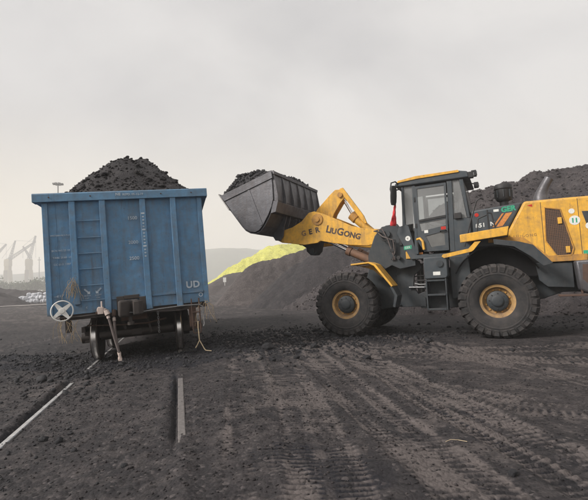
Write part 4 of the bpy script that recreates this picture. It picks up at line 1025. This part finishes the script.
# doors (near one detailed with frame, panes, bar and handle)
for s in (1, -1):
    y = s * (CY + .047)
    O_ = [(1.645, 3.62), (.915, 3.62), (.955, 2.00), (1.52, 2.00), (1.655, 2.25)]
    hole1 = [(1.60, 3.56), (.965, 3.56), (.975, 2.82), (1.60, 2.78)]
    hole2 = [(1.60, 2.70), (.98, 2.755), (.985, 2.60), (1.56, 2.50)]
    hole3 = [(1.47, 2.38), (1.03, 2.46), (1.03, 2.13), (1.36, 2.10)]
    me = bpy.data.meshes.new('door'); bm = bmesh.new()
    # build frame as strips: quads between boxes
    def q4(pts):
        for yy in (y - .018, y + .018): pass
        m_ = MB().prism(pts, y - .018, y + .018)
        vs = [bm.verts.new(v) for v in m_.v]
        for f in m_.f: bm.faces.new([vs[i] for i in f])
    q4([(1.65, 3.62), (1.60, 3.56), (1.60, 2.78), (1.655, 2.25)])            # front stile
    q4([(.915, 3.62), (.965, 3.56), (.975, 2.82), (.98, 2.60), (1.03, 2.46), (1.03, 2.13), (.955, 2.00)])
    q4([(1.65, 3.62), (.915, 3.62), (.965, 3.56), (1.60, 3.56)])
    q4([(1.60, 2.78), (.975, 2.82), (.98, 2.755), (1.60, 2.70)])
    q4([(1.655, 2.25), (1.60, 2.78), (1.60, 2.70), (1.56, 2.50), (1.47, 2.38), (1.36, 2.10), (1.52, 2.00)])
    q4([(1.56, 2.50), (.985, 2.60), (1.03, 2.46), (1.47, 2.38)])
    q4([(1.36, 2.10), (1.03, 2.13), (.955, 2.00), (1.52, 2.00)])
    bmesh.ops.recalc_face_normals(bm, faces=bm.faces); bm.to_mesh(me); bm.free(); me.materials.append(Cg)
    door = obj('door', me, Cg, wld)
    obj('window_pane', MB().prism(hole1, y - .006, y + .002), M['glass'], door)
    obj('window_pane', MB().prism(hole2, y - .006, y + .002), M['glass'], door)
    obj('window_pane', MB().prism(hole3, y - .006, y + .002), M['glass_dusty'], door)
    obj('door_bar', MB().prism([(1.60, 2.785), (1.60, 2.735), (.975, 2.79), (.975, 2.84)], y + s * .020, y + s * .036), Bk, door)
    obj('door_handle', MB().tube([(.99, y + s * .02, 2.47), (.99, y + s * .06, 2.48), (1.12, y + s * .06, 2.47), (1.12, y + s * .02, 2.46)], .014, 8), Bk, door)
    for z in (3.3, 2.65, 2.2):
        obj('hinge', MB().cyl((1.665, y + s * .01, z - .05), (1.665, y + s * .01, z + .05), .022, 10), Bk, door)
    if s > 0:
        obj('sticker', MB().box(.99, 1.10, y + .019, y + .021, 2.50, 2.57), M['redref'], door)
        obj('sticker', MB().box(1.40, 1.49, y + .019, y + .021, 2.45, 2.52), M['sticker'], door)
# cowl sticker and GER
obj('sticker', MB().lathe([(0, CY + .036), (.062, CY + .036), (.062, CY + .039), (0, CY + .039)], 24, 'y', (1.90, 0, 2.36)), M['sticker'], wld)
lettering('4', .08, M['letter_dark'], wld, (1.925, CY + .040, 2.33), (-1, 0, 0), (0, 0, 1), .001)
obj('green_patch', MB().box(1.79, 2.0, CY + .036, CY + .039, 2.075, 2.185) if False else MB().prism([(2.01, 2.17), (2.01, 2.08), (1.82, 2.10), (1.82, 2.19)], CY + .036, CY + .038), M['green'], wld)
lettering('GER', .075, M['sticker'], wld, (1.99, CY + .039, 2.105), (-1, 0, .08), (0, 0, 1), .0008)
# engine side mirror bracket below rear side window
obj('latch_box', MB().box(.62, .78, CY + .036, CY + .09, 2.72, 2.86), Bk, wld, .01)
# wiper on rear glass
obj('wiper', MB().tube([(.50, .3, 2.80), (.50, .12, 3.3)], .008, 6), Bk, wld)
# roof lamps and mirror
for (u, v, z, f) in ((.36, .80, 3.72, -1), (.30, .55, 3.80, -1), (.32, -.6, 3.74, -1)):
    lp = obj('work_lamp', MB().box(u - .06, u + .05, v - .075, v + .075, z - .07, z + .07).cyl((u + .04, v, z + .04), (.42, v, 3.8), .018, 8), Bk, wld, .015)
    obj('lamp_glass', MB().cyl((u - .061, v, z), (u - .075, v, z), .055, 16), M['lampglass'], lp)
mr = obj('mirror_arm', MB().tube([(2.0, .82, 3.70), (2.10, .90, 3.80), (2.18, 1.0, 3.76), (2.20, 1.04, 3.60), (2.17, 1.05, 3.45)], .018, 8), Bk, wld, smooth=True)
mc = obj('mirror', MB().lathe([(.0, -.245), (.07, -.235), (.092, -.16), (.098, 0), (.092, .16), (.07, .235), (0, .245)], 20, 'z'), Bk, wld, smooth=True)
mc.scale = (.45, 1, 1); mc.location = (2.13, 1.05, 3.43); mc.rotation_euler = (0, rad(-6), rad(-35))
obj('mirror_bracket', MB().tube([(2.0, .84, 3.62), (2.02, .95, 3.58), (2.13, 1.03, 3.55)], .016, 8), Bk, wld, smooth=True)
# air: pennant hung on the mirror bracket
fl = MB()
for k in range(9):
    z = -k * .068; w = .018 + .015 * min(k, 7) + .012 * (k % 2); x0 = -.02 * k * .35
    fl.add([(x0 - w * .55, .015 * math.sin(k), z), (x0, .03 * math.sin(k * 1.2 + .5), z), (x0 + w * .62, -.015 * math.cos(k), z)], [])
for k in range(8):
    a = k * 3; fl.f += [(a, a + 1, a + 4, a + 3), (a + 1, a + 2, a + 5, a + 4)]
flag = obj('red_cloth', fl, M['red'], smooth=True)
sm = flag.modifiers.new('solid', 'SOLIDIFY'); sm.thickness = .006
fp = lod(2.12, .98); flag.location = (fp[0], fp[1], 3.22); flag.rotation_euler = (0, rad(4), rad(10))
tag(flag, 'red cloth hanging under the mirror at the front of the loader cab', 'cloth')

# inside the cab
obj('operator_seat', MB().box(.72, 1.15, -.25, .25, 2.32, 2.46).prism([(.80, 2.45), (.66, 2.45), (.56, 3.05), (.68, 3.07)], -.24, .24).prism([(.67, 3.08), (.58, 3.06), (.55, 3.26), (.64, 3.28)], -.13, .13).box(.82, 1.05, -.15, .15, 1.95, 2.32), M['seat'], wld, .03)
stw = obj('steering_wheel', MB().lathe([(.175, -.012), (.19, 0), (.175, .012), (.163, 0)], 32, 'z', closed=True).box(-.17, .17, -.012, .012, -.008, .006), Bk, wld, smooth=True)
stw.location = (1.52, 0, 2.78); stw.rotation_euler = (0, rad(-28), 0)
obj('steering_column', MB().cyl((1.53, 0, 2.77), (1.75, 0, 1.96), .045, 12).prism([(1.95, 1.96), (1.7, 1.96), (1.75, 2.55), (1.98, 2.62)], -.35, .35), Bk, wld, .01)
# operator
def skinned(name, pts, edges, radii, mat, parent=None, sub=1, root=0):
    me = bpy.data.meshes.new(name); me.from_pydata(pts, edges, []); me.materials.append(mat)
    o = bpy.data.objects.new(name, me); C.objects.link(o)
    if parent: o.parent = parent
    o.modifiers.new('skin', 'SKIN')
    me.skin_vertices[0].data[root].use_root = True
    for i, r in enumerate(radii):
        r = r if isinstance(r, tuple) else (r, r)
        me.skin_vertices[0].data[i].radius = r
    s = o.modifiers.new('sub', 'SUBSURF'); s.levels = sub; s.render_levels = sub
    me.shade_smooth()
    return o
pp = [(.86, 0, 2.52), (.82, 0, 2.72), (.80, 0, 2.92), (.82, 0, 3.04), (.845, 0, 3.12), (.87, 0, 3.20), (.875, 0, 3.29), (.87, 0, 3.35)]
pe = [(i, i + 1) for i in range(7)]; pr = [(.15, .12), (.14, .11), (.16, .11), (.09, .07), .052, (.07, .085), (.075, .092), (.05, .06)]
for s in (1, -1):
    b0 = len(pp)
    pp += [(.83, s * .17, 2.98), (.98, s * .23, 2.76), (1.18, s * .20, 2.78), (1.33, s * .165, 2.84), (1.40, s * .155, 2.86)]
    pe += [(2, b0), (b0, b0 + 1), (b0 + 1, b0 + 2), (b0 + 2, b0 + 3), (b0 + 3, b0 + 4)]; pr += [.065, .048, .038, .027, .032]
    for f in range(4):
        k = len(pp); y = s * (.155 + (f - 1.5) * .018)
        pp += [(1.435, y, 2.885), (1.455, y, 2.865)]; pe += [(b0 + 4, k), (k, k + 1)]; pr += [.009, .008]
    k = len(pp); pp += [(1.41, s * .12, 2.86), (1.43, s * .11, 2.84)]; pe += [(b0 + 4, k), (k, k + 1)]; pr += [.010, .009]
    k = len(pp); pp += [(.92, s * .10, 2.50), (1.28, s * .14, 2.50), (1.40, s * .14, 2.10), (1.52, s * .14, 2.03)]
    pe += [(0, k), (k, k + 1), (k + 1, k + 2), (k + 2, k + 3)]; pr += [.09, .065, .048, .04]
person = skinned('person', pp, pe, pr, M['skin'], None, 1)
person.location = wld.location; person.rotation_euler = wld.rotation_euler
tag(person, 'operator in a pale shirt seated behind the glass of the loader cab', 'person')
skinned('shirt', [(.86, 0, 2.54), (.82, 0, 2.72), (.80, 0, 2.92), (.82, 0, 3.03), (.83, .17, 2.98), (.98, .23, 2.76), (1.08, .215, 2.77), (.83, -.17, 2.98), (.98, -.23, 2.76), (1.08, -.215, 2.77)],
        [(0, 1), (1, 2), (2, 3), (2, 4), (4, 5), (5, 6), (2, 7), (7, 8), (8, 9)], [(.165, .135), (.155, .125), (.175, .125), (.085, .075), .08, .062, .055, .08, .062, .055], M['shirt'], person)
skinned('trousers', [(.86, 0, 2.52), (.92, .10, 2.50), (1.28, .14, 2.50), (1.40, .14, 2.12), (.92, -.10, 2.50), (1.28, -.14, 2.50), (1.40, -.14, 2.12)], [(0, 1), (1, 2), (2, 3), (0, 4), (4, 5), (5, 6)], [(.16, .13), .10, .076, .06, .10, .076, .06], M['trousers'], person)
hr = obj('hair', MB().lathe([(0, .115), (.05, .105), (.085, .065), (.098, .0), (.09, -.05), (.07, -.07)], 20, 'z'), M['hair'], person, smooth=True); hr.location = (.852, 0, 3.30); hr.scale = (1.1, .92, 1)
for s in (1, -1): obj('ear', MB().lathe([(0, -.03), (.018, -.02), (.02, .01), (0, .03)], 10, 'z', (.875, s * .088, 3.24)), M['skin'], person, smooth=True)
obj('nose', MB().add([(.955, 0, 3.27), (.985, 0, 3.225), (.955, .018, 3.215), (.955, -.018, 3.215)], [(0, 1, 2), (0, 3, 1), (1, 3, 2), (0, 2, 3)]), M['skin'], person)
for s in (1, -1): obj('eye', MB().lathe([(0, -.011), (.011, 0), (0, .011)], 8, 'z', (.948, s * .032, 3.262)), M['hair'], person)

# steps, tank, platform -------------------------------------------------
sb = obj('step_box', MB().prism([(1.50, 1.84), (.98, 1.84), (.98, 1.40), (1.02, 1.34), (1.50, 1.34)], .80, 1.22), Cg, wld, .02)
obj('filler_cap', MB().cyl((1.14, 1.22, 1.68), (1.14, 1.25, 1.68), .075, 18), Dk, sb)
ladder = obj('ladder', MB().box(1.02, 1.05, .95, 1.24, .62, 1.338).box(1.45, 1.48, .95, 1.24, .62, 1.338).box(1.05, 1.45, .93, .95, .62, 1.338), Dk, wld, .006)
for z in (.64, .97, 1.30):
    obj('step', MB().box(1.052, 1.448, .952, 1.25, z - .02, z + .02), M['worn'] if z < .0 else Dk, ladder, .005)
obj('sticker', MB().box(1.14, 1.30, 1.222, 1.224, 1.42, 1.50), M['sticker'], sb)
obj('under_box', MB().prism([(.95, 1.84), (.55, 1.84), (.50, 1.3), (.62, .9), (.95, .85)], .50, .95), Dk, wld, .015)
# platform edge (yellow) and rear fender
obj('platform_edge', MB().prism([(.66, 2.30), (-.34, 2.40), (-.30, 2.20), (.66, 2.12)], 1.20, 1.26), Yw, wld, .012)
obj('fender_trim', MB().box(-.05, .0, 0, .01, 0, .01) if False else MB().prism([(.24, 2.118), (.36, 2.115), (.50, 1.975), (.40, 1.93)], 1.19, 1.27).prism([(.50, 1.975), (.40, 1.93), (.44, 1.905), (1.03, 1.80), (1.08, 1.84), (1.05, 1.885)], 1.1905, 1.2695), Yw, wld)
obj('platform_edge', MB().prism([(.66, 2.30), (-.34, 2.40), (-.30, 2.20), (.66, 2.12)], -1.26, -1.20), Yw, wld, .012)
obj('platform_deck', MB().box(-.32, .64, .80, 1.198, 2.22, 2.26).box(-.32, .64, -1.198, -.80, 2.22, 2.26), Dk, wld, .005)
for s in (1, -1):
    y0, y1 = (.72, 1.30) if s > 0 else (-1.30, -.72)
    arch_o = [(.98 * math.cos(t) - .02, .92 + 1.10 * math.sin(t)) for t in np.linspace(rad(28), rad(150), 14)]
    arch_i = [(.955 * math.cos(t) - .02, .92 + 1.075 * math.sin(t)) for t in np.linspace(rad(150), rad(28), 14)]
    obj('rear_fender', MB().prism(arch_o + arch_i, *((.745, 1.0) if s > 0 else (-1.0, -.745))), M['void'], wld, .004)
    ys = (.70, .74) if s > 0 else (-.74, -.70)
    obj('wheel_arch_panel', MB().prism([(.60, 2.2), (-.35, 2.2), (-.72, 2.0), (-1.15, 1.50), (-.9, 1.3), (.9, 1.3), (.66, 1.9)], *ys), M['void'], wld, .005)
    obj('fender_side', MB().prism([(-.02, 2.14), (-.50, 2.05), (-.76, 1.96), (-1.10, 1.55), (-.92, 1.50), (-.70, 1.72), (-.40, 1.95), (-.02, 2.03)], s * 1.27 - .015, s * 1.27 + .015), Dk, wld, .006)
# hood -------------------------------------------------------------------
def hood_section(poly_side, y, top_in, mat, name, bev=.05):
    return obj(name, MB().prism(poly_side, -y, y), mat, wld, bev)
hood_section([(.43, 2.88), (-.66, 2.955), (-.33, 2.36), (-.33, 2.0), (.43, 2.0)], .765, 0, Cg, 'hood_front', .04)
hy = .80
ysb = [(-.685, 2.965), (-2.2, 2.93), (-3.0, 2.86), (-3.25, 2.6), (-3.25, 1.66), (-1.76, 1.60), (-1.04, 1.60), (-.74, 1.98), (-.30, 2.12), (-.34, 2.36)]
hood = hood_section(ysb, hy, 0, Yw, 'hood', .05)
# grille opening on each side: recessed dark mesh behind a raised frame
gr = [(-1.08, 2.76), (-1.35, 2.69), (-1.52, 1.86), (-1.47, 1.70), (-1.24, 1.70), (-1.05, 2.04), (-1.06, 2.32)]
for s in (1, -1):
    fr_ = MB(); n = len(gr); cx = sum(p[0] for p in gr) / n; cz = sum(p[1] for p in gr) / n
    outp = [(cx + (p[0] - cx) * 1.10 + .0, cz + (p[1] - cz) * 1.045) for p in gr]
    for i in range(n):
        j = (i + 1) % n
        quad = [outp[i], outp[j], gr[j], gr[i]]
        fr_.prism(quad, s * (hy + .001) - .0, s * (hy + .022))
    obj('grille_frame', fr_, Yd, hood, .004)
    gp = obj('grille_panel', MB().prism(gr, s * (hy + .001), s * (hy + .008)), M['mesh'], hood, label='dark mesh side grille, brown with dust')
    if s > 0:
        wm_ = MB()
        def inside(u, z):
            c = False
            for a_, b_ in zip(gr, gr[1:] + gr[:1]):
                if (a_[1] > z) != (b_[1] > z) and u < (b_[0] - a_[0]) * (z - a_[1]) / (b_[1] - a_[1]) + a_[0]: c = not c
            return c
        for k in range(14):
            u = -1.07 - k * .033
            zs = [z for z in np.arange(1.70, 2.78, .02) if inside(u, z)]
            if len(zs) > 2: wm_.box(u - .004, u + .004, hy + .009, hy + .014, zs[0], zs[-1])
        for k in range(30):
            z = 1.72 + k * .035
            us = [u for u in np.arange(-1.55, -1.03, .01) if inside(u, z)]
            if len(us) > 2: wm_.box(us[0], us[-1], hy + .010, hy + .015, z - .004, z + .004)
        obj('wire_mesh', wm_, M['barrel'], gp)['kind'] = 'stuff'
        for (u, z) in ((-1.34, 2.46), (-1.44, 1.83)):
            obj('latch', MB().box(u - .03, u + .05, hy + .01, hy + .035, z - .07, z + .07), Yw, hood, .006)
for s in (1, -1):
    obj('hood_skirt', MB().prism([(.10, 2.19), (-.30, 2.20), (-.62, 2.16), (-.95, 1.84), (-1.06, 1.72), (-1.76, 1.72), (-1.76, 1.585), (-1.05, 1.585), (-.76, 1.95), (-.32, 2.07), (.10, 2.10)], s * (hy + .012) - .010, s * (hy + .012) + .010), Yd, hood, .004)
# rear grille bits beyond
obj('side_panel', MB().prism([(-1.74, 2.62), (-2.3, 2.58), (-2.3, 2.20), (-1.84, 2.18)], hy + .001, hy + .008), Dk, hood, .002)
# stickers on hood
obj('sticker', MB().lathe([(0, hy + .001), (.100, hy + .001), (.100, hy + .004), (0, hy + .004)], 28, 'y', (-1.60, 0, 2.44)), M['sticker'], hood)
lettering('11', .13, M['green'], hood, (-1.60, hy + .005, 2.395), (-1, 0, 0), (0, 0, 1), .001, .006, align='CENTER')
obj('sticker', MB().lathe([(0, hy + .001), (.055, hy + .001), (.055, hy + .004), (0, hy + .004)], 24, 'y', (-1.56, 0, 2.64)), M['sticker'], hood)
obj('sticker', MB().lathe([(0, hy + .009), (.07, hy + .009), (.07, hy + .011), (0, hy + .011)], 24, 'y', (-1.85, 0, 2.30)), M['sticker'], hood)
obj('green_patch', MB().box(-1.98, -1.70, hy + .001, hy + .004, 1.70, 1.79), M['green'], hood)
obj('reflector', MB().prism([(-.74, 2.86), (-.84, 2.88), (-.84, 2.82)], hy + .001, hy + .004), M['redref'], hood)
for z in (2.88,):
    obj('hood_seam', MB().box(-1.005, -.995, hy + .0005, hy + .003, 1.62, 2.90).box(-1.685, -1.675, hy + .0005, hy + .003, 1.62, 2.90), M['letter_dark'], hood)
lettering('LIUGONG', .085, M['letter_worn'], hood, (-.42, hy + .002, 2.16) , (-1, 0, .03), (0, 0, 1), .001, spacing=1.3)
hyf = .766
def ltr(t, s, u, z, m, b=.0, par=None, y=hyf, sl=.07, sp=1.0, sh=0.0): return lettering(t, s, m, par or wld, (u, y, z), (-1, 0, sl), (0, 0, 1), .0012, b, spacing=sp, shear=sh)
ltr('GER', .16, -.22, 2.775, M['green'], .008)
obj('sticker', MB().box(-.17, -.06, hyf, hyf + .003, 2.80, 2.855), M['sticker'], wld)
ltr('851', .13, .34, 2.47, M['sticker'], .004, sp=1.1); ltr('N', .13, .03, 2.49, M['sticker'], .004)
for (a, w) in ((-.01, .045), (-.09, .13)):
    obj('stripe', MB().prism([(a, 2.45), (a - w, 2.455), (a - w - .22, 2.75), (a - .22, 2.745)], hyf, hyf + .003), M['orange'], wld)
obj('sticker', MB().lathe([(0, hyf), (.045, hyf), (.045, hyf + .003), (0, hyf + .003)], 16, 'y', (.30, 0, 2.77)), M['redref'], wld)
# lettering on the near lift arm: worn GER, then the maker's small-capital name
ya = .646
def arm_txt(t, s, u, z, m, b, sh=0.0): return lettering(t, s, m, wld, (u, ya, z), (-1, 0, -.085), (-.085, 0, 1), .0012, b, sh and 0)
x = 5.33
SLG, SLL = .14, -.30
for t, sz_, u, m, sl, u0, z0 in (('G', .20, 4.86, 'letter_worn', SLG, 4.84, 2.70), ('E', .20, 4.63, 'letter_dark', SLG, 4.84, 2.70), ('R', .20, 4.43, 'letter_dark', SLG, 4.84, 2.70),
                                 ('L', .27, 4.14, 'letter_dark', SLL, 4.13, 2.75), ('IU', .205, 4.03, 'letter_dark', SLL, 4.13, 2.75), ('G', .27, 3.83, 'letter_dark', SLL, 4.13, 2.75), ('ONG', .205, 3.63, 'letter_dark', SLL, 4.13, 2.75)):
    z = z0 + sl * (u0 - u)
    lettering(t, sz_, M[m], wld, (u, ya, z), (-1, 0, sl), (sl, 0, 1), .0012, .009, spacing=1.0)
# handrails
for P_ in ([(.58, 1.24, 2.02), (.40, 1.24, 2.62), (.26, 1.24, 3.02), (.18, 1.22, 3.08), (.12, 1.15, 3.06)],
           [(.30, 1.24, 2.30), (.26, 1.24, 2.62), (.05, 1.22, 2.70)], [(.05, 1.24, 2.28), (.06, 1.24, 2.80)], [(-.02, 1.24, 2.72), (-.10, 1.24, 2.25)], [(.06, 1.24, 2.74), (-.02, 1.24, 2.72)]):
    obj('handrail', MB().tube(P_, .016, 8), Bk, wld, smooth=True)
# air precleaner and exhaust
pc = obj('air_precleaner', MB().lathe([(0, 2.94), (.20, 2.94), (.20, 2.98), (.10, 3.0), (.10, 3.12), (.16, 3.15), (.185, 3.20), (.185, 3.42), (.205, 3.43), (.205, 3.50), (.17, 3.55), (.0, 3.57)], 28, 'z', (-.30, 0, 0)), Bk, wld, smooth=True)
for k in range(8):
    t = 2 * PI * k / 8
    obj('vent_slot', MB().box(-.30 + .19 * math.cos(t) - .012, -.30 + .19 * math.cos(t) + .012, .19 * math.sin(t) - .012, .19 * math.sin(t) + .012, 3.22, 3.40), Dk, pc)
ex = MB().tube([(-1.08, 0, 2.93), (-1.08, 0, 3.12), (-1.10, 0, 3.22), (-1.17, 0, 3.38), (-1.28, 0, 3.56)], .11, 20, rs=[.16, .155, .13, .10, .095])
obj('exhaust_stack', ex, M['galv'] if False else M['bucket'], wld, smooth=True)
# rear lower body
cw = obj('counterweight', MB().prism([(-1.50, 1.58), (-3.3, 1.60), (-3.3, .85), (-1.72, .88), (-1.55, .98)], -1.12, 1.12), M['bucket'], wld, .04)
obj('rust_patch', MB().prism([(-1.62, 1.50), (-2.1, 1.48), (-2.2, 1.15), (-1.75, 1.02), (-1.60, 1.2)], 1.121, 1.123), M['rust'], cw)
obj('belly_panel', MB().prism([(-.80, 1.58), (-1.49, 1.55), (-1.49, 1.02), (-1.0, 1.05), (-.85, 1.2)], -.78, .78), Dk, wld, .01)
obj('rear_step', MB().box(-1.65, -1.15, 1.0, 1.3, .86, .90).box(-1.6, -1.56, 1.02, 1.06, .90, 1.15), M['rust'], wld, .006)

# ---------------------------------------------------------------- far background
# hill line
hx = np.linspace(-1180, 1180, 300); hyv = np.linspace(760, 1150, 50)
X, Y = np.meshgrid(hx, hyv, indexing='ij')
crest = 52 + 33 * sstep(-546, -252, X) - 15 * sstep(-147, 126, X) + 7 * fbm(X * .006, Y * .002, 4, 900) 
Hh = crest * np.clip(1 - ((Y - 950) / 180) ** 2, -.05, 1) + 2.0 * fbm(X * .03, Y * .03, 3, 901)
i = np.arange(X.size).reshape(X.shape)
q = np.stack([i[:-1, :-1], i[1:, :-1], i[1:, 1:], i[:-1, 1:]], -1).reshape(-1, 4)
hl = bpy.data.objects.new('hill', mesh_np('hill', np.stack([X, Y, Hh], -1).reshape(-1, 3), q, M['hill'])); C.objects.link(hl); hl['kind'] = 'structure'
# bushes/trees at left, in haze
def tree(x, y, h, w, seed, label):
    t = thing('tree', label, 'tree', (x, y, 0), 0, 'hazy trees at the far left')
    rd = np.random.default_rng(seed)
    obj('trunk', MB().tube([(0, 0, 0), (.1, 0, h * .3), (0, .1, h * .55)], .2, 8, rs=[.28, .2, .1]).tube([(.08, 0, h * .28), (w * .3, 0, h * .6)], .1, 6).tube([(.05, 0, h * .32), (-w * .3, .2, h * .62)], .1, 6), M['bark'], t)
    n = 1500
    cl = rd.normal(0, 1, (16, 3)) * (w * .33, w * .33, h * .17) + (0, 0, h * .60)
    c = cl[rd.integers(0, 16, n)] + rd.normal(0, 1, (n, 3)) * (w * .11, w * .11, h * .075)
    c[:, 2] = np.maximum(c[:, 2], .2)
    a = rd.normal(0, 1, (n, 3)); a /= np.linalg.norm(a, axis=1)[:, None]; b = np.cross(a, rd.normal(0, 1, (n, 3))); b /= np.linalg.norm(b, axis=1)[:, None]
    s = rd.uniform(.35, .9, (n, 1))
    Vt = np.stack([c - a * s, c + b * s * .7, c + a * s, c - b * s * .7], 1).reshape(-1, 3)
    o = bpy.data.objects.new('crown', mesh_np('crown', Vt, np.arange(n * 4).reshape(-1, 4), M['leaf'], False)); C.objects.link(o); o.parent = t
for k, (x, y, h, w, lb) in enumerate([(-212, 300, 17, 21, 'tallest hazy tree at the left edge of the picture'), (-196, 300, 13, 18, 'low wide hazy tree between the two crane bases'),
                                  (-181, 296, 12.5, 18, 'hazy tree right of the farther crane base'), (-166, 292, 14.5, 16, 'hazy tree in front of the thin mast at far left'), (-152, 292, 14.5, 16, 'hazy tree just left of the wagon side'),
                                  (-45, 170, 8.0, 10, 'hazy tree low behind the wagon')][:5]):
    tree(x, y, h, w, 40 + k, lb)
# pale sacks
bm = bmesh.new(); bmesh.ops.create_icosphere(bm, subdivisions=2, radius=1)
rd = random.Random(9)
for v in bm.verts:
    v.co.x = math.copysign(abs(v.co.x) ** .6, v.co.x); v.co.y = math.copysign(abs(v.co.y) ** .6, v.co.y); v.co.z = math.copysign(abs(v.co.z) ** .75, v.co.z)
    v.co += Vector((rd.uniform(-1, 1), rd.uniform(-1, 1), rd.uniform(-1, 1))) * .07
skm = bpy.data.meshes.new('sack'); bm.to_mesh(skm); bm.free(); skm.materials.append(M['sack'])
for k in range(46):
    row = 0 if k < 24 else (1 if k < 40 else 2)
    kk = (k, k - 24, k - 40)[row]; n = (24, 16, 6)[row]
    x = -55.5 + (kk + .5) / n * (7.6 - row * 1.9) + row * 1.1 + rd.uniform(-.15, .15); y = 85 + rd.uniform(-.7, .7) + row * .2
    o = bpy.data.objects.new('sack', skm); C.objects.link(o)
    o.location = (x, y, .36 + row * .66 + rd.uniform(-.05, .08)); o.scale = (rd.uniform(.38, .55), .45, rd.uniform(.34, .44)); o.rotation_euler = (rd.uniform(-.2, .2), rd.uniform(-.3, .3), rd.uniform(0, 3))
    tag(o, 'pale full sack in the low pile at far left behind the dark heap', 'sack', 'pale sacks piled at far left')
# pale ground strip is the haul road
rd_ = obj('road', MB().prism([(-95, 66), (-28, 62), (-28, 66.5), (-95, 72)], .06, .10, 'z'), plain('pale_road_dust', (.24, .22, .21), .95, nscale=.4)); rd_['kind'] = 'structure'
# small white post marker
mk = obj('marker_board', MB().box(-.03, .03, -.03, .03, 0, 2.1).box(-.22, .22, -.05, -.03, 1.5, 2.15), M['white'], None, .005); mk.location = (-14.1, 86.0, .3); mk.scale = (1.4, 1.4, 1.4); tag(mk, 'small white marker board at the foot of the low grey heap', 'marker')
# harbour cranes
def lattice(m, a, b, w, n, r):
    a = Vector(a); b = Vector(b); d = (b - a); L = d.length; d.normalize()
    u = d.cross(Vector((0, 1, 0))).normalized(); v = Vector((0, 1, 0))
    cs = [(u + v) * w / 2, (u - v) * w / 2, (-u - v) * w / 2, (-u + v) * w / 2]
    for c in cs: m.cyl(a + c, b + c * .35, r, 6)
    for k in range(n):
        for q_ in range(4):
            f0, f1 = k / n, (k + 1) / n
            p = a + d * L * f0 + cs[q_] * (1 - .65 * f0); p2 = a + d * L * f1 + cs[(q_ + 1) % 4] * (1 - .65 * f1)
            m.cyl(p, p2, r * .6, 4)
def crane(x, y, tip, sheer, label):
    t = thing('harbour_crane', label, 'crane', (x * 3, y * 3, -1), 0, 'harbour cranes in the haze'); t.scale = (3, 3, 3)
    obj('tower', MB().prism([(-2.0, 0), (-1.1, 14), (-.8, 14), (-1.7, 0)], -1.6, 1.6).prism([(2.0, 0), (1.1, 14), (.8, 14), (1.7, 0)], -1.6, 1.6).box(-1.1, 1.1, -1.2, 1.2, 14, 16), M['crane'], t, .1)
    obj('machinery_house', MB().box(-1.2, 1.3, -1.3, 1.3, 16.02, 18.9).prism([(-1.2, 18.9), (-.9, 19.5), (1.0, 19.5), (1.3, 18.9)], -1.2, 1.2), M['crane'], t, .1)
    m = MB(); lattice(m, (0, 0, 19.0), tip, 1.3, 12, .12); obj('jib', m, M['crane_grey'], t)
    m = MB(); lattice(m, (1.0, 0, 19.5), sheer, 1.0, 8, .11); obj('mast', m, M['crane_grey'], t)
    m = MB(); m.cyl(sheer, tip, .07, 5); m.cyl(sheer, (-3.0, 0, 20), .07, 5); m.cyl(tip, (tip[0], 0, tip[2] - 8), .06, 5); obj('cable', m, M['crane_grey'], t)
crane(-140.3, 210, (13.6, 0, 27.6), (3.6, 0, 28.5), 'nearer-left harbour crane with a long lattice jib pointing right')
crane(-132.5, 214, (3.4, 0, 31.0), (-3.0, 0, 26.0), 'harbour crane with a steep jib, right of the long lattice jib')
crane(-152, 214, (8.2, 0, 27.5), (0, 0, 29.0), 'harbour crane cut by the left picture edge, only its jib tip showing')
# masts
mst = thing('light_mast', 'tall lamp mast whose lamp ring shows above the left of the wagon', 'lamp mast', (-66.06, 120, 0))
obj('pole', MB().cyl((0, 0, 0), (0, 0, 33.3), .30, 12, .13), M['galv'], mst, smooth=True)
obj('lamp_ring', MB().lathe([(.9, 32.6), (1.0, 32.6), (1.0, 32.75), (.9, 32.75)], 24, 'z', closed=True).cyl((-1, 0, 32.68), (1, 0, 32.68), .05, 6).cyl((0, -1, 32.68), (0, 1, 32.68), .05, 6), M['galv'], mst)
for k in range(8):
    t = 2 * PI * k / 8; x, y = 1.15 * math.cos(t), 1.15 * math.sin(t)
    obj('lamp', MB().box(x - .26, x + .26, y - .2, y + .2, 32.62, 32.98), M['galv'], mst)
tmst = thing('radio_mast', 'thin pole standing in the haze just left of the wagon', 'mast', (-357, 600, -1)); tmst.scale = (3, 3, 3)
obj('pole', MB().cyl((0, 0, 0), (0, 0, 19), .28, 8, .16), M['crane_grey'], tmst); obj('cross_arm', MB().box(-.7, .7, -.1, .1, 17.4, 17.7), M['crane_grey'], tmst)

# ---------------------------------------------------------------- haze
hm = bpy.data.materials.new('haze'); hm.use_nodes = True; hm.node_tree.nodes.clear()
pv = hm.node_tree.nodes.new('ShaderNodeVolumePrincipled'); ov = hm.node_tree.nodes.new('ShaderNodeOutputMaterial')
pv.inputs['Color'].default_value = (.995, .985, .965, 1); pv.inputs['Density'].default_value = .0014; pv.inputs['Anisotropy'].default_value = 0.1
hm.node_tree.links.new(pv.outputs[0], ov.inputs['Volume'])
hz_o = obj('haze', MB().box(-1400, 1400, -1400, 1400, -2.0, 96), hm); hz_o['kind'] = 'stuff'
